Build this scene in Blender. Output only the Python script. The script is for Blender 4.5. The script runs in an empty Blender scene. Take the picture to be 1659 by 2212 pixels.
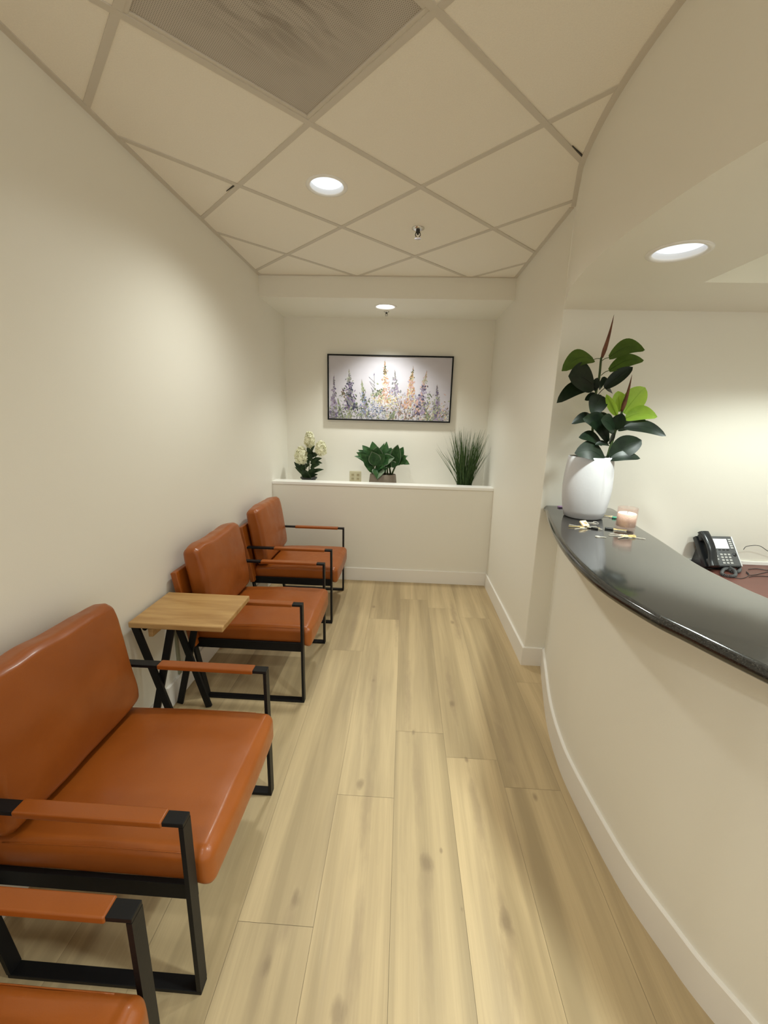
import bpy, bmesh, math, random
import numpy as np
from mathutils import Vector, Matrix
from mathutils import noise as mnoise

SC = bpy.context.scene
COL = SC.collection
PI = math.pi
rnd = random.Random(7)

# ------------------------------------------------------------------ camera model (measured)
FPX, PITCH, YAW, ROLL, CAMH = 888.04, .2323, .0443, .0264, 1.5369
IW, IH = 1659, 2212
_F = Vector((-math.sin(YAW)*math.cos(PITCH), math.cos(YAW)*math.cos(PITCH), -math.sin(PITCH)))
_r = Vector((math.cos(YAW), math.sin(YAW), 0)); _u = _r.cross(_F)
_R = _r*math.cos(ROLL)+_u*math.sin(ROLL); _U = -_r*math.sin(ROLL)+_u*math.cos(ROLL)
CAM = Vector((0, 0, CAMH))
def _ray(px, py): return _F+_R*((px-IW/2)/FPX)-_U*((py-IH/2)/FPX)
def onz(px, py, z):            # measured point on a horizontal plane
    d = _ray(px, py); return CAM+d*((z-CAMH)/d.z)
def ony(px, py, y):            # measured point on a plane facing the camera
    d = _ray(px, py); return CAM+d*(y/d.y)

cam = bpy.data.objects.new('camera', bpy.data.cameras.new('camera')); COL.objects.link(cam)
cam.data.sensor_fit = 'VERTICAL'; cam.data.sensor_height = 36; cam.data.lens = FPX/IH*36
cam.data.clip_start = .02
m = Matrix((_R, _U, -_F)).transposed().to_4x4(); m.translation = CAM
cam.matrix_world = m
SC.camera = cam

# ------------------------------------------------------------------ helpers
def tag(o, label=None, cat=None, group=None, kind=None):
    if label: o['label'] = label
    if cat: o['category'] = cat
    if group: o['group'] = group
    if kind: o['kind'] = kind
    return o
def obj(name, bm, mat, parent=None, smooth=False, auto=None, recalc=True):
    if recalc: bmesh.ops.recalc_face_normals(bm, faces=bm.faces)
    me = bpy.data.meshes.new(name); bm.to_mesh(me); bm.free()
    for mm in (mat if isinstance(mat, (list, tuple)) else [mat]): me.materials.append(mm)
    if smooth or auto:
        me.polygons.foreach_set('use_smooth', [True]*len(me.polygons))
        if auto: me.set_sharp_from_angle(angle=math.radians(auto))
    o = bpy.data.objects.new(name, me); COL.objects.link(o)
    if parent: o.parent = parent
    return o
def thing(name, label, cat, loc=(0, 0, 0), rz=0, group=None):
    o = bpy.data.objects.new(name, None); COL.objects.link(o)
    o.location = loc; o.rotation_euler = (0, 0, rz); o.empty_display_size = .05
    return tag(o, label, cat, group)
def struct(name, bm, mat, **k):
    o = obj(name, bm, mat, **k); o['kind'] = 'structure'; return o
def copy_tree(o, parent=None):
    c = o.copy(); COL.objects.link(c)
    if parent: c.parent = parent
    for ch in [x for x in o.children]: copy_tree(ch, c)
    return c
def box(bm, x0, x1, y0, y1, z0, z1, bev=0, seg=2):
    r = bmesh.ops.create_cube(bm, size=1)
    vs = r['verts']
    for v in vs: v.co = Vector((x0+(v.co.x+.5)*(x1-x0), y0+(v.co.y+.5)*(y1-y0), z0+(v.co.z+.5)*(z1-z0)))
    if bev:
        es = list({e for v in vs for e in v.link_edges})
        bmesh.ops.bevel(bm, geom=es, offset=bev, segments=seg, affect='EDGES', profile=.5)
    return vs
def bar(bm, a, b, w, t, side, bev=.0015):
    """rectangular bar from a to b, width w along `side`, thickness t"""
    a, b = Vector(a), Vector(b); d = (b-a); L = d.length; d.normalize()
    s = Vector(side); s = (s-d*s.dot(d)).normalized(); n = d.cross(s)
    M = Matrix((s, n, d)).transposed().to_4x4(); M.translation = (a+b)/2
    vs = bmesh.ops.create_cube(bm, size=1)['verts']
    for v in vs: v.co = Vector((v.co.x*w, v.co.y*t, v.co.z*L))
    if bev:
        es = list({e for v in vs for e in v.link_edges})
        r = bmesh.ops.bevel(bm, geom=es, offset=bev, segments=2, affect='EDGES', profile=.5)
        vs = list({v for f in r['faces'] for v in f.verts} | {v for v in vs if v.is_valid})
    for v in vs: v.co = M @ v.co
def tube(bm, pts, r, n=8, cap=True):
    pts = [Vector(p) for p in pts]; rs = r if isinstance(r, (list, tuple)) else [r]*len(pts)
    rings = []; up = Vector((0, 0, 1)); prev = None
    for i, p in enumerate(pts):
        d = (pts[min(i+1, len(pts)-1)]-pts[max(i-1, 0)]).normalized()
        if prev is None:
            a = up if abs(d.z) < .9 else Vector((1, 0, 0)); s = d.cross(a).normalized()
        else:
            s = (prev-d*prev.dot(d)).normalized()
        prev = s; t = d.cross(s)
        rings.append([bm.verts.new(p+(s*math.cos(k*2*PI/n)+t*math.sin(k*2*PI/n))*rs[i]) for k in range(n)])
    for A, B in zip(rings, rings[1:]):
        for k in range(n): bm.faces.new((A[k], A[(k+1) % n], B[(k+1) % n], B[k]))
    if cap: bm.faces.new(rings[0][::-1]); bm.faces.new(rings[-1])
def lathe(bm, prof, cx=0, cy=0, n=32, mod=None):
    """prof: (radius, z) list; mod(theta, z)->scale"""
    rings = []
    for r, z in prof:
        if r < 1e-6: rings.append([bm.verts.new((cx, cy, z))])
        else:
            rings.append([bm.verts.new((cx+r*(mod(k*2*PI/n, z) if mod else 1)*math.cos(k*2*PI/n), cy+r*(mod(k*2*PI/n, z) if mod else 1)*math.sin(k*2*PI/n), z)) for k in range(n)])
    for A, B in zip(rings, rings[1:]):
        for k in range(n):
            k2 = (k+1) % n
            if len(A) == 1 and len(B) > 1: bm.faces.new((A[0], B[k2], B[k]))
            elif len(B) == 1 and len(A) > 1: bm.faces.new((A[k], A[k2], B[0]))
            elif len(A) > 1: bm.faces.new((A[k], A[k2], B[k2], B[k]))
def spline(P, n):
    """Catmull-Rom through points"""
    P = [Vector(p) for p in P]; Q = [P[0]*2-P[1]]+P+[P[-1]*2-P[-2]]; out = []
    for i in range(1, len(Q)-2):
        a, b, c, d = Q[i-1:i+3]
        for k in range(n):
            t = k/n
            out.append(.5*((2*b)+(c-a)*t+(2*a-5*b+4*c-d)*t*t+(3*b-a-3*c+d)*t**3))
    out.append(P[-1]); return out
def rbox(bm, half, r, n=(10, 10, 10), fn=None):
    """rounded box about the origin with dense edges, then deformed by fn(p, q) (q = -1..1 coords)"""
    hx, hy, hz = half
    def lines(h, k):
        inner = [-(h-r)+(2*(h-r))*i/k for i in range(k+1)]
        e = [r*(1-math.tan(PI/4*(1-i/4)))  for i in range(4)]
        lo = [-h+x for x in [r*(1-math.tan(PI/4*(1-i/4))) for i in range(4)]]
        hi = [-x for x in lo[::-1]]
        return lo+inner+hi
    L = [lines(h, k) for h, k in zip(half, n)]
    cache = {}
    def vert(i, j, k):
        key = (i, j, k)
        if key not in cache:
            q = Vector((L[0][i], L[1][j], L[2][k]))
            c = Vector((max(-(hx-r), min(hx-r, q.x)), max(-(hy-r), min(hy-r, q.y)), max(-(hz-r), min(hz-r, q.z))))
            d = q-c
            p = c+d.normalized()*r if d.length > 1e-9 else q
            if fn: p = fn(p.copy(), Vector((q.x/hx, q.y/hy, q.z/hz)))
            cache[key] = bm.verts.new(p)
        return cache[key]
    N = [len(l)-1 for l in L]
    for j in range(N[1]):
        for k in range(N[2]):
            for i in (0, N[0]): bm.faces.new((vert(i, j, k), vert(i, j+1, k), vert(i, j+1, k+1), vert(i, j, k+1)))
    for i in range(N[0]):
        for k in range(N[2]):
            for j in (0, N[1]): bm.faces.new((vert(i, j, k), vert(i+1, j, k), vert(i+1, j, k+1), vert(i, j, k+1)))
    for i in range(N[0]):
        for j in range(N[1]):
            for k in (0, N[2]): bm.faces.new((vert(i, j, k), vert(i+1, j, k), vert(i+1, j+1, k), vert(i, j+1, k)))
def planar(bm, outer, holes, z):
    """horizontal sheet with holes"""
    es = []
    for loop in [outer]+holes:
        vs = [bm.verts.new((p[0], p[1], z)) for p in loop]
        es += [bm.edges.new((vs[i], vs[(i+1) % len(vs)])) for i in range(len(vs))]
    bmesh.ops.triangle_fill(bm, use_beauty=True, use_dissolve=False, edges=es)
def circle(cx, cy, r, n=40): return [(cx+r*math.cos(i*2*PI/n), cy+r*math.sin(i*2*PI/n)) for i in range(n)]
def strip_wall(bm, pts, z0, z1):
    a = [bm.verts.new((p[0], p[1], z0)) for p in pts]; b = [bm.verts.new((p[0], p[1], z1)) for p in pts]
    for i in range(len(pts)-1): bm.faces.new((a[i], a[i+1], b[i+1], b[i]))
def slab(bm, loop, z0, z1):
    a = [bm.verts.new((p[0], p[1], z0)) for p in loop]; b = [bm.verts.new((p[0], p[1], z1)) for p in loop]
    n = len(loop)
    for i in range(n): bm.faces.new((a[i], a[(i+1) % n], b[(i+1) % n], b[i]))
    bm.faces.new(a[::-1]); bm.faces.new(b)
def offset_curve(pts, d):
    """offset a plan polyline to its right by d"""
    out = []
    for i, p in enumerate(pts):
        t = (Vector(pts[min(i+1, len(pts)-1)][:2])-Vector(pts[max(i-1, 0)][:2])).normalized()
        out.append((p[0]+t.y*d, p[1]-t.x*d))
    return out

# ------------------------------------------------------------------ materials
def lin(r, g, b):
    f = lambda c: (c/255/12.92) if c/255 <= .04045 else ((c/255+.055)/1.055)**2.4
    return (f(r), f(g), f(b), 1)
class NT:
    def __init__(s, name):
        s.m = bpy.data.materials.new(name); s.m.use_nodes = True
        s.t = s.m.node_tree; s.b = s.t.nodes['Principled BSDF']; s.out = s.t.nodes['Material Output']
    def n(s, typ, **k):
        nd = s.t.nodes.new(typ)
        for a, v in k.items():
            if a in nd.inputs: nd.inputs[a].default_value = v
            else: setattr(nd, a, v)
        return nd
    def l(s, a, b): s.t.links.new(a, b)
    def math(s, op, a, b=None, c=None):
        nd = s.t.nodes.new('ShaderNodeMath'); nd.operation = op
        for i, v in enumerate((a, b, c)):
            if v is None: continue
            if isinstance(v, (int, float)): nd.inputs[i].default_value = v
            else: s.l(v, nd.inputs[i])
        return nd.outputs[0]
    def mix(s, fac, a, b, bt='MIX'):
        nd = s.t.nodes.new('ShaderNodeMix'); nd.data_type = 'RGBA'; nd.blend_type = bt
        for i, v in ((0, fac), (6, a), (7, b)):
            if isinstance(v, (int, float, tuple)): nd.inputs[i].default_value = v
            else: s.l(v, nd.inputs[i])
        return nd.outputs[2]
    def ramp(s, fac, stops):
        nd = s.t.nodes.new('ShaderNodeValToRGB'); e = nd.color_ramp.elements
        while len(e) < len(stops): e.new(.5)
        for x, (p, c) in zip(e, stops): x.position = p; x.color = c if isinstance(c, tuple) else (c, c, c, 1)
        s.l(fac, nd.inputs[0]); return nd.outputs[0]
    def pos(s): return s.n('ShaderNodeTexCoord').outputs['Object']
    def scale(s, v, sc):
        nd = s.n('ShaderNodeMapping'); nd.inputs['Scale'].default_value = sc; s.l(v, nd.inputs[0]); return nd.outputs[0]
    def noise(s, v, scale, detail=4, rough=.5, dist=0):
        nd = s.n('ShaderNodeTexNoise', Scale=scale, Detail=detail, Roughness=rough, Distortion=dist); s.l(v, nd.inputs['Vector']); return nd.outputs[0]
    def bump(s, h, strength, dist=.01):
        nd = s.n('ShaderNodeBump', Strength=strength, Distance=dist); s.l(h, nd.inputs['Height']); s.l(nd.outputs[0], s.b.inputs['Normal'])
    def set(s, **k):
        for a, v in k.items():
            a = a.replace('_', ' ')
            if isinstance(v, (int, float, tuple)): s.b.inputs[a].default_value = v
            else: s.l(v, s.b.inputs[a])
        return s
def simple(name, col, rough=.5, metal=0, nscale=60, var=.06, bump=0, spec=.5, bscale=None):
    t = NT(name); p = t.pos(); nz = t.noise(p, nscale, 3)
    dark = tuple(c*(1-var) for c in col[:3])+(1,); lite = tuple(min(1, c*(1+var)) for c in col[:3])+(1,)
    t.set(Base_Color=t.mix(nz, dark, lite), Roughness=rough, Metallic=metal)
    t.b.inputs['Specular IOR Level'].default_value = spec
    if bump: t.bump(t.noise(p, bscale or nscale*3, 2), bump, .003)
    return t.m

M = {}
M['wall'] = simple('wall_paint', (.80, .775, .70, 1), .42, 0, 3, .012, .06, .4, 260)
M['trim'] = simple('trim_paint', (.82, .79, .74, 1), .35, 0, 5, .012)
M['sill'] = simple('sill_paint', (.88, .87, .84, 1), .3, 0, 5, .01)
M['tile'] = simple('ceiling_tile', (.87, .83, .745, 1), .9, 0, 220, .06, .25, .2, 420)
M['grid'] = simple('ceiling_grid', (.62, .575, .50, 1), .6, 0, 6, .02)
M['soffit'] = simple('soffit_paint', (.86, .845, .765, 1), .5, 0, 3, .012, .06, .4, 260)
M['black'] = simple('black_steel', (.007, .007, .0075, 1), .45, 0, 40, .1, .05, .2)
M['wood'] = None
M['white_pot'] = simple('white_ceramic', (.53, .525, .54, 1), .55, 0, 30, .03, .1, .4)
M['grey_pot'] = simple('grey_stoneware', lin(128, 116, 103), .7, 0, 60, .08, .1)
M['soil'] = simple('soil', (.02, .014, .009, 1), .9, 0, 120, .4, .5)
M['darkpot'] = simple('black_plastic', (.012, .012, .012, 1), .4)
M['chrome'] = simple('chrome', (.75, .74, .72, 1), .18, 1, 10, .02)
M['steel'] = simple('key_steel', (.70, .66, .58, 1), .32, .55, 80, .1)
M['brass'] = simple('key_brass', (.80, .62, .26, 1), .28, .55, 80, .1)
M['phone'] = simple('phone_plastic', (.018, .02, .023, 1), .25, 0, 80, .05)
M['phone_grey'] = simple('phone_faceplate', (.10, .105, .11, 1), .35, 0, 80, .05)
M['key_cap'] = simple('keypad_plastic', (.45, .45, .44, 1), .4)
M['silver'] = simple('silver_plastic', (.72, .73, .74, 1), .3, .3)
M['cord'] = simple('cord_rubber', (.03, .032, .034, 1), .4)
M['ivory'] = simple('ivory_plastic', lin(190, 182, 152), .4)
M['slot'] = simple('dark_slot', (.03, .027, .02, 1), .6)
M['pot_purple'] = simple('purple_plastic', lin(150, 115, 160), .35)
M['pot_green'] = simple('green_plastic', lin(70, 150, 120), .35)
M['tagpaper'] = simple('cream_tag', lin(225, 205, 165), .5)
M['ink'] = simple('brown_ink', lin(130, 85, 50), .6)

def leather():
    t = NT('tan_leather'); p = t.pos()
    big = t.noise(p, 5, 3); fine = t.noise(p, 350, 3, .6); mid = t.noise(p, 26, 4, .6)
    c = t.mix(t.ramp(big, [(.3, 0.), (.7, 1.)]), (.262, .066, .0075, 1), (.322, .086, .011, 1))
    c = t.mix(t.math('MULTIPLY', fine, .35), c, (.20, .048, .006, 1))
    t.set(Base_Color=c, Roughness=t.ramp(mid, [(.3, .30), (.7, .42)]))
    t.b.inputs['Coat Weight'].default_value = .10; t.b.inputs['Coat Roughness'].default_value = .16; t.b.inputs['Specular IOR Level'].default_value = .38
    h = t.math('ADD', t.math('MULTIPLY', fine, .25), mid)
    t.bump(h, .10, .004)
    return t.m
M['leather'] = leather()

def floor_mat():
    t = NT('oak_plank_floor'); p = t.pos()
    at = t.n('ShaderNodeAttribute'); at.attribute_name = 'plank'
    sx = t.n('ShaderNodeSeparateColor'); t.l(at.outputs['Color'], sx.inputs[0])
    r1, r2 = sx.outputs[0], sx.outputs[1]
    s3 = t.n('ShaderNodeSeparateXYZ'); t.l(p, s3.inputs[0])
    def vec(kx, ky, kz):
        c = t.n('ShaderNodeCombineXYZ')
        t.l(t.math('MULTIPLY', s3.outputs[0], kx), c.inputs[0])
        t.l(t.math('ADD', t.math('MULTIPLY', s3.outputs[1], ky), t.math('MULTIPLY', r1, 13.7)), c.inputs[1])
        t.l(t.math('MULTIPLY', r2, kz), c.inputs[2]); return c.outputs[0]
    fine = t.noise(vec(150, 3.2, 50), 1, 6, .65)
    wide = t.noise(vec(11, .55, 40), 1, 4, .55, .5)
    streak = t.noise(vec(8, .5, 30), 1, 4, .55, .9)
    fld = t.noise(vec(5.5, .45, 20), 1, 2, .4, .2)
    rings = t.math('SINE', t.math('MULTIPLY', fld, 240.))
    ringm = t.ramp(t.noise(vec(6, .6, 60), 1, 2), [(.56, 0.), (.68, 1.)])
    base = t.mix(t.ramp(wide, [(.34, 0.), (.66, 1.)]), (.350, .266, .149, 1), (0.530, 0.405, 0.230, 1))
    base = t.mix(t.math('MULTIPLY', t.ramp(streak, [(.58, 0.), (.76, 1.)]), .55), base, (0.330, 0.253, 0.157, 1))
    base = t.mix(t.math('MULTIPLY', t.ramp(fine, [(.30, 1.), (.52, 0.)]), .30), base, (0.360, 0.272, 0.161, 1))
    base = t.mix(t.math('MULTIPLY', t.ramp(fine, [(.60, 0.), (.75, 1.)]), .22), base, (0.660, 0.544, 0.357, 1))
    base = t.mix(t.math('MULTIPLY', t.math('MULTIPLY', t.math('GREATER_THAN', rings, .55), ringm), .14), base, (0.340, 0.253, 0.148, 1))
    # knots and mineral streaks of single boards
    wob = t.noise(vec(30, 9, 10), 1, 4, .6)
    def spot(cx, cy, rx, ry, wb=.9):
        dx = t.math('MULTIPLY', t.math('SUBTRACT', s3.outputs[0], cx), 1/rx)
        dy = t.math('MULTIPLY', t.math('SUBTRACT', s3.outputs[1], cy), 1/ry)
        d = t.math('SQRT', t.math('ADD', t.math('MULTIPLY', dx, dx), t.math('MULTIPLY', dy, dy)))
        return t.math('ADD', d, t.math('MULTIPLY', t.math('SUBTRACT', wob, .5), wb*2))
    kd = None; sd = None
    for cx, cy, k in [(.131, 1.138, 1), (.371, .975, 1.1), (-.298, .993, 1), (-.133, 1.437, .8), (.314, 1.978, .8), (.098, 1.745, .5), (.338, 1.60, .5), (-.133, 2.143, .6), (-.12, .74, 1), (.188, 1.182, .3), (.239, 1.004, .3), (-.335, .822, .9), (.60, 1.43, .7), (.42, 2.9, 1), (-.2, 3.1, .8)]:
        q = spot(cx, cy, .022*k, .038*k); kd = q if kd is None else t.math('MINIMUM', kd, q)
    for x0, y0, x1, y1 in [(.119, 1.695, .103, 1.266), (.123, 1.108, .115, .81), (.326, 2.406, .316, 1.83), (.342, 1.575, .351, 1.095), (-.106, 1.571, -.084, 1.094), (-.09, 1.038, -.089, .75), (-.156, 2.445, -.101, 1.723), (.058, 2.382, .085, 1.762), (.363, .965, .356, .773), (.535, 2.011, .539, 1.47), (-.305, 1.008, -.303, .861), (-.347, .918, -.339, .70), (.131, 1.20, .131, 1.0), (.371, 1.06, .371, .85), (.45, 3.3, .44, 2.6), (.0, 3.4, .0, 2.6), (-.33, 3.2, -.33, 2.5)]:
        q = spot((x0+x1)/2, (y0+y1)/2, .026, abs(y1-y0)*.62, .8); sd = q if sd is None else t.math('MINIMUM', sd, q)
    base = t.mix(t.math('MULTIPLY', t.ramp(sd, [(.25, 1.), (1., 0.)]), .58), base, (0.310, 0.229, 0.135, 1))
    base = t.mix(t.math('MULTIPLY', t.ramp(kd, [(.25, 1.), (1., 0.)]), .55), base, (0.190, 0.134, 0.078, 1))
    tone = t.ramp(r1, [(0., (.92, .91, .90, 1)), (.5, (1., 1., 1., 1)), (1., (1.05, 1.04, 1.03, 1))])
    base = t.mix(1., base, tone, 'MULTIPLY')
    t.set(Base_Color=base, Roughness=t.ramp(fine, [(.3, .50), (.7, .42)]))
    t.b.inputs['Specular IOR Level'].default_value = .35
    t.bump(fine, .05, .002)
    return t.m
M['floor'] = floor_mat()

def table_wood():
    t = NT('oak_laminate'); p = t.pos()
    v = t.scale(p, (2.2, 26, 26)); a = t.noise(v, 1, 5, .6, .5)
    b = t.noise(t.scale(p, (6, 180, 180)), 1, 3)
    c = t.mix(t.ramp(a, [(.3, 0.), (.7, 1.)]), lin(158, 118, 68), lin(202, 166, 110))
    c = t.mix(t.math('MULTIPLY', b, .3), c, lin(150, 112, 66))
    t.set(Base_Color=c, Roughness=.45); t.bump(b, .05, .002); return t.m
M['wood'] = table_wood()
def desk_wood():
    t = NT('mahogany_desk'); p = t.pos(); a = t.noise(t.scale(p, (2, 30, 10)), 1, 4, .6, .4)
    t.set(Base_Color=t.mix(a, (.115, .040, .030, 1), (.150, .054, .041, 1)), Roughness=.4); return t.m
M['desk'] = desk_wood()
def granite():
    t = NT('black_granite'); p = t.pos()
    vo = t.n('ShaderNodeTexVoronoi', Scale=420.); t.l(p, vo.inputs['Vector'])
    nz = t.noise(p, 260, 4, .7)
    c = t.mix(t.ramp(nz, [(.45, 0.), (.75, 1.)]), (.008, .0078, .0075, 1), (.045, .042, .037, 1))
    c = t.mix(t.math('MULTIPLY', t.ramp(vo.outputs['Distance'], [(.0, 1.), (.22, 0.)]), .25), c, (.2, .18, .14, 1))
    t.set(Base_Color=c, Roughness=.13); t.b.inputs['Specular IOR Level'].default_value = .6
    t.b.inputs['Coat Weight'].default_value = .4; t.b.inputs['Coat Roughness'].default_value = .08
    return t.m
M['granite'] = granite()
def perforated():
    t = NT('perforated_return_air_panel'); p = t.pos()
    # staggered round holes about 4.5 mm pitch
    s = t.n('ShaderNodeSeparateXYZ'); t.l(p, s.inputs[0])
    pit = .0062
    row = t.math('DIVIDE', s.outputs[1], pit*.866)
    half = t.math('MULTIPLY', t.math('MODULO', t.math('ABSOLUTE', t.math('FLOOR', row)), 2), .5)
    fx = t.math('SUBTRACT', t.math('FRACT', t.math('ADD', t.math('DIVIDE', s.outputs[0], pit), half)), .5)
    fy = t.math('MULTIPLY', t.math('SUBTRACT', t.math('FRACT', row), .5), .866)
    d = t.math('SQRT', t.math('ADD', t.math('MULTIPLY', fx, fx), t.math('MULTIPLY', fy, fy)))
    hole = t.ramp(d, [(.27, 1.), (.36, 0.)])
    # dusty streaks fanning over the middle of the panel
    v = t.scale(p, (26, 5, 1)); st = t.noise(v, 1, 4, .6, .6)
    dist = t.n('ShaderNodeVectorMath', operation='DISTANCE'); t.l(p, dist.inputs[0]); dist.inputs[1].default_value = (.06, -.03, 0)
    mid = t.ramp(dist.outputs['Value'], [(.05, 1.), (.30, 0.)])
    dust = t.math('MULTIPLY', mid, t.ramp(st, [(.42, 0.), (.62, 1.)]))
    c = t.mix(t.noise(p, 9, 3), (.50, .46, .405, 1), (.57, .525, .465, 1))
    c = t.mix(t.math('MULTIPLY', dust, .6), c, (.17, .135, .10, 1))
    c = t.mix(t.math('MULTIPLY', hole, .45), c, (.06, .05, .04, 1))
    t.set(Base_Color=c, Roughness=.7); return t.m
M['perf'] = perforated()
def leafmat(name, a, b, rough=.3, trans=0.0, tcol=None, nscale=25):
    t = NT(name); p = t.pos(); nz = t.noise(p, nscale, 3, .6)
    c = t.mix(t.ramp(nz, [(.3, 0.), (.7, 1.)]), a, b)
    t.set(Base_Color=c, Roughness=rough+.12); t.b.inputs['Specular IOR Level'].default_value = .22
    if trans:
        tr = t.n('ShaderNodeBsdfTranslucent'); tr.inputs[0].default_value = tcol or b
        mx = t.n('ShaderNodeMixShader'); mx.inputs[0].default_value = trans
        t.l(t.b.outputs[0], mx.inputs[1]); t.l(tr.outputs[0], mx.inputs[2]); t.l(mx.outputs[0], t.out.inputs[0])
    return t.m
M['leaf_dark'] = leafmat('rubber_leaf_dark', (.0035, .007, .004, 1), (.010, .020, .009, 1), .24, .05, (.05, .09, .02, 1))
M['leaf_olive'] = leafmat('rubber_leaf_olive', (.035, .065, .012, 1), (.06, .105, .018, 1), .32, .3, (.14, .24, .03, 1))
M['leaf_young'] = leafmat('rubber_leaf_young', (.19, .34, .03, 1), (.30, .48, .05, 1), .35, .45, (.55, .78, .10, 1))
M['sheath'] = leafmat('red_sheath', (.10, .035, .02, 1), (.17, .07, .035, 1), .4)
M['stem'] = leafmat('green_stem', (.03, .05, .015, 1), (.06, .09, .03, 1), .45)
M['hyd_leaf'] = leafmat('hydrangea_leaf', (.012, .025, .012, 1), (.045, .075, .03, 1), .4, .1)
M['hyd_flower'] = leafmat('cream_petals', (.78, .78, .58, 1), (.90, .89, .76, 1), .6, .3, (.9, .88, .7, 1), 90)
M['leafy'] = leafmat('broad_leaf', (.012, .045, .015, 1), (.05, .125, .04, 1), .3, .15, (.08, .2, .05, 1))
M['leafy_pale'] = leafmat('broad_leaf_pale_edge', (.12, .17, .11, 1), (.20, .25, .17, 1), .35)
M['grass'] = leafmat('grass_blade', (.018, .045, .012, 1), (.075, .125, .045, 1), .45, .2, (.12, .2, .05, 1), 40)
def emit(name, col, strength):
    t = NT(name); t.set(Base_Color=(.8, .8, .8, 1), Emission_Color=col); t.b.inputs['Emission Strength'].default_value = strength; return t.m
def glassy(name, col, rough=.05):
    t = NT(name); t.set(Base_Color=col, Roughness=rough); t.b.inputs['Transmission Weight'].default_value = 1; t.b.inputs['IOR'].default_value = 1.45
    return t.m
def thin_glass(name, col):
    t = NT(name); tr = t.n('ShaderNodeBsdfTransparent'); tr.inputs[0].default_value = col
    gl = t.n('ShaderNodeBsdfGlossy'); gl.inputs[0].default_value = (1, .95, .95, 1); gl.inputs['Roughness'].default_value = .05
    lw = t.n('ShaderNodeLayerWeight', Blend=.25); mx = t.n('ShaderNodeMixShader')
    t.l(t.math('MULTIPLY', lw.outputs['Facing'], .28), mx.inputs[0]); t.l(tr.outputs[0], mx.inputs[1]); t.l(gl.outputs[0], mx.inputs[2]); t.l(mx.outputs[0], t.out.inputs[0]); return t.m
M['candle_glass'] = thin_glass('pink_glass', (1, .95, .94, 1))
M['wax'] = simple('pink_wax', lin(252, 230, 216), .5, 0, 70, .12, .4)
M['lamp'] = emit('lamp_glow', (.84, .93, 1, 1), .95)
M['lamp_bright'] = emit('bright_lamp_glow', (1, 1, .98, 1), 3)
M['reflector'] = simple('reflector_white', (.85, .86, .88, 1), .3, 0, 20, .01)
M['screen'] = emit('phone_screen', (.85, .88, .92, 1), .55)

# ------------------------------------------------------------------ room dimensions
XL, XR, H = -1.1884, .8095, 2.5775
YJ, YH, YB, YBEAM = 2.392, 3.653, 4.18, 3.50     # jamb, half wall, alcove back, beam front
ZS, ZA, ZL = 2.10, 2.42, .926                     # reception soffit, alcove soffit, ledge
YR, XE = -3.0, 3.4                                # rear of the lobby, right end
hdr = spline([(.812, YJ, 0), (.748, 2.18, 0), (.70, 2.0, 0), (.664, 1.70, 0), (.664, 1.40, 0), (.708, 1.06, 0), (.82, .70, 0), (1.08, .25, 0), (1.5, -.12, 0), (2.2, -.42, 0), (3.4, -.55, 0)], 8)
hdr = [(p.x, p.y) for p in hdr]
base = spline([(.936, YJ, 0), (.880, 2.18, 0), (.805, 1.875, 0), (.771, 1.65, 0), (.764, 1.456, 0), (.790, 1.12, 0), (.835, .93, 0), (.886, .787, 0), (1.06, .45, 0), (1.4, .12, 0), (2.1, -.2, 0), (3.4, -.33, 0)], 8)
base = [(p.x, p.y) for p in base]
ctop = spline([(.818, 2.372, 0), (.808, 2.30, 0), (.739, 2.045, 0), (.672, 1.75, 0), (.630, 1.47, 0), (.622, 1.23, 0), (.658, 1.037, 0), (.697, .935, 0), (.765, .772, 0), (.93, .42, 0), (1.3, .0, 0), (2.05, -.33, 0), (3.4, -.46, 0)], 8)
ctop = [(p.x, p.y) for p in ctop]

# floor: one face per plank, shared material
bm = bmesh.new(); la = bm.loops.layers.float_color.new('plank')
PW = .2357; joints = {0: 1.752, 1: 1.608, 2: 1.467, -2: .925, -1: 2.9, 3: 2.2, -3: 1.9, -4: .4, -5: 1.3}
c0 = -6
for c in range(c0, 15):
    x0 = max(XL, .011+c*PW); x1 = min(XE, .011+(c+1)*PW)
    if x1 <= x0: continue
    PLN = 1.52; y = joints.get(c, rnd.uniform(0, 1.5)); 
    while y > YR: y -= PLN
    while y < YH+.01:
        a, b = max(YR, y), min(YH+.01, y+PLN)
        col = (rnd.random(), rnd.random(), 0, 1)
        g = .0005
        f = bm.faces.new([bm.verts.new(q) for q in ((x0+g, a+g, 0), (x1-g, a+g, 0), (x1-g, b-g, 0), (x0+g, b-g, 0))])
        for lp in f.loops: lp[la] = col
        y += PLN
for q in [((XL, YR), (XE, YH+.01))]:
    f = bm.faces.new([bm.verts.new(w) for w in ((XL, YR, -.0015), (XE, YR, -.0015), (XE, YH+.01, -.0015), (XL, YH+.01, -.0015))]); f.material_index = 1
struct('floor', bm, [M['floor'], simple('plank_gap', (.22, .17, .105, 1), .7)])

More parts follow.
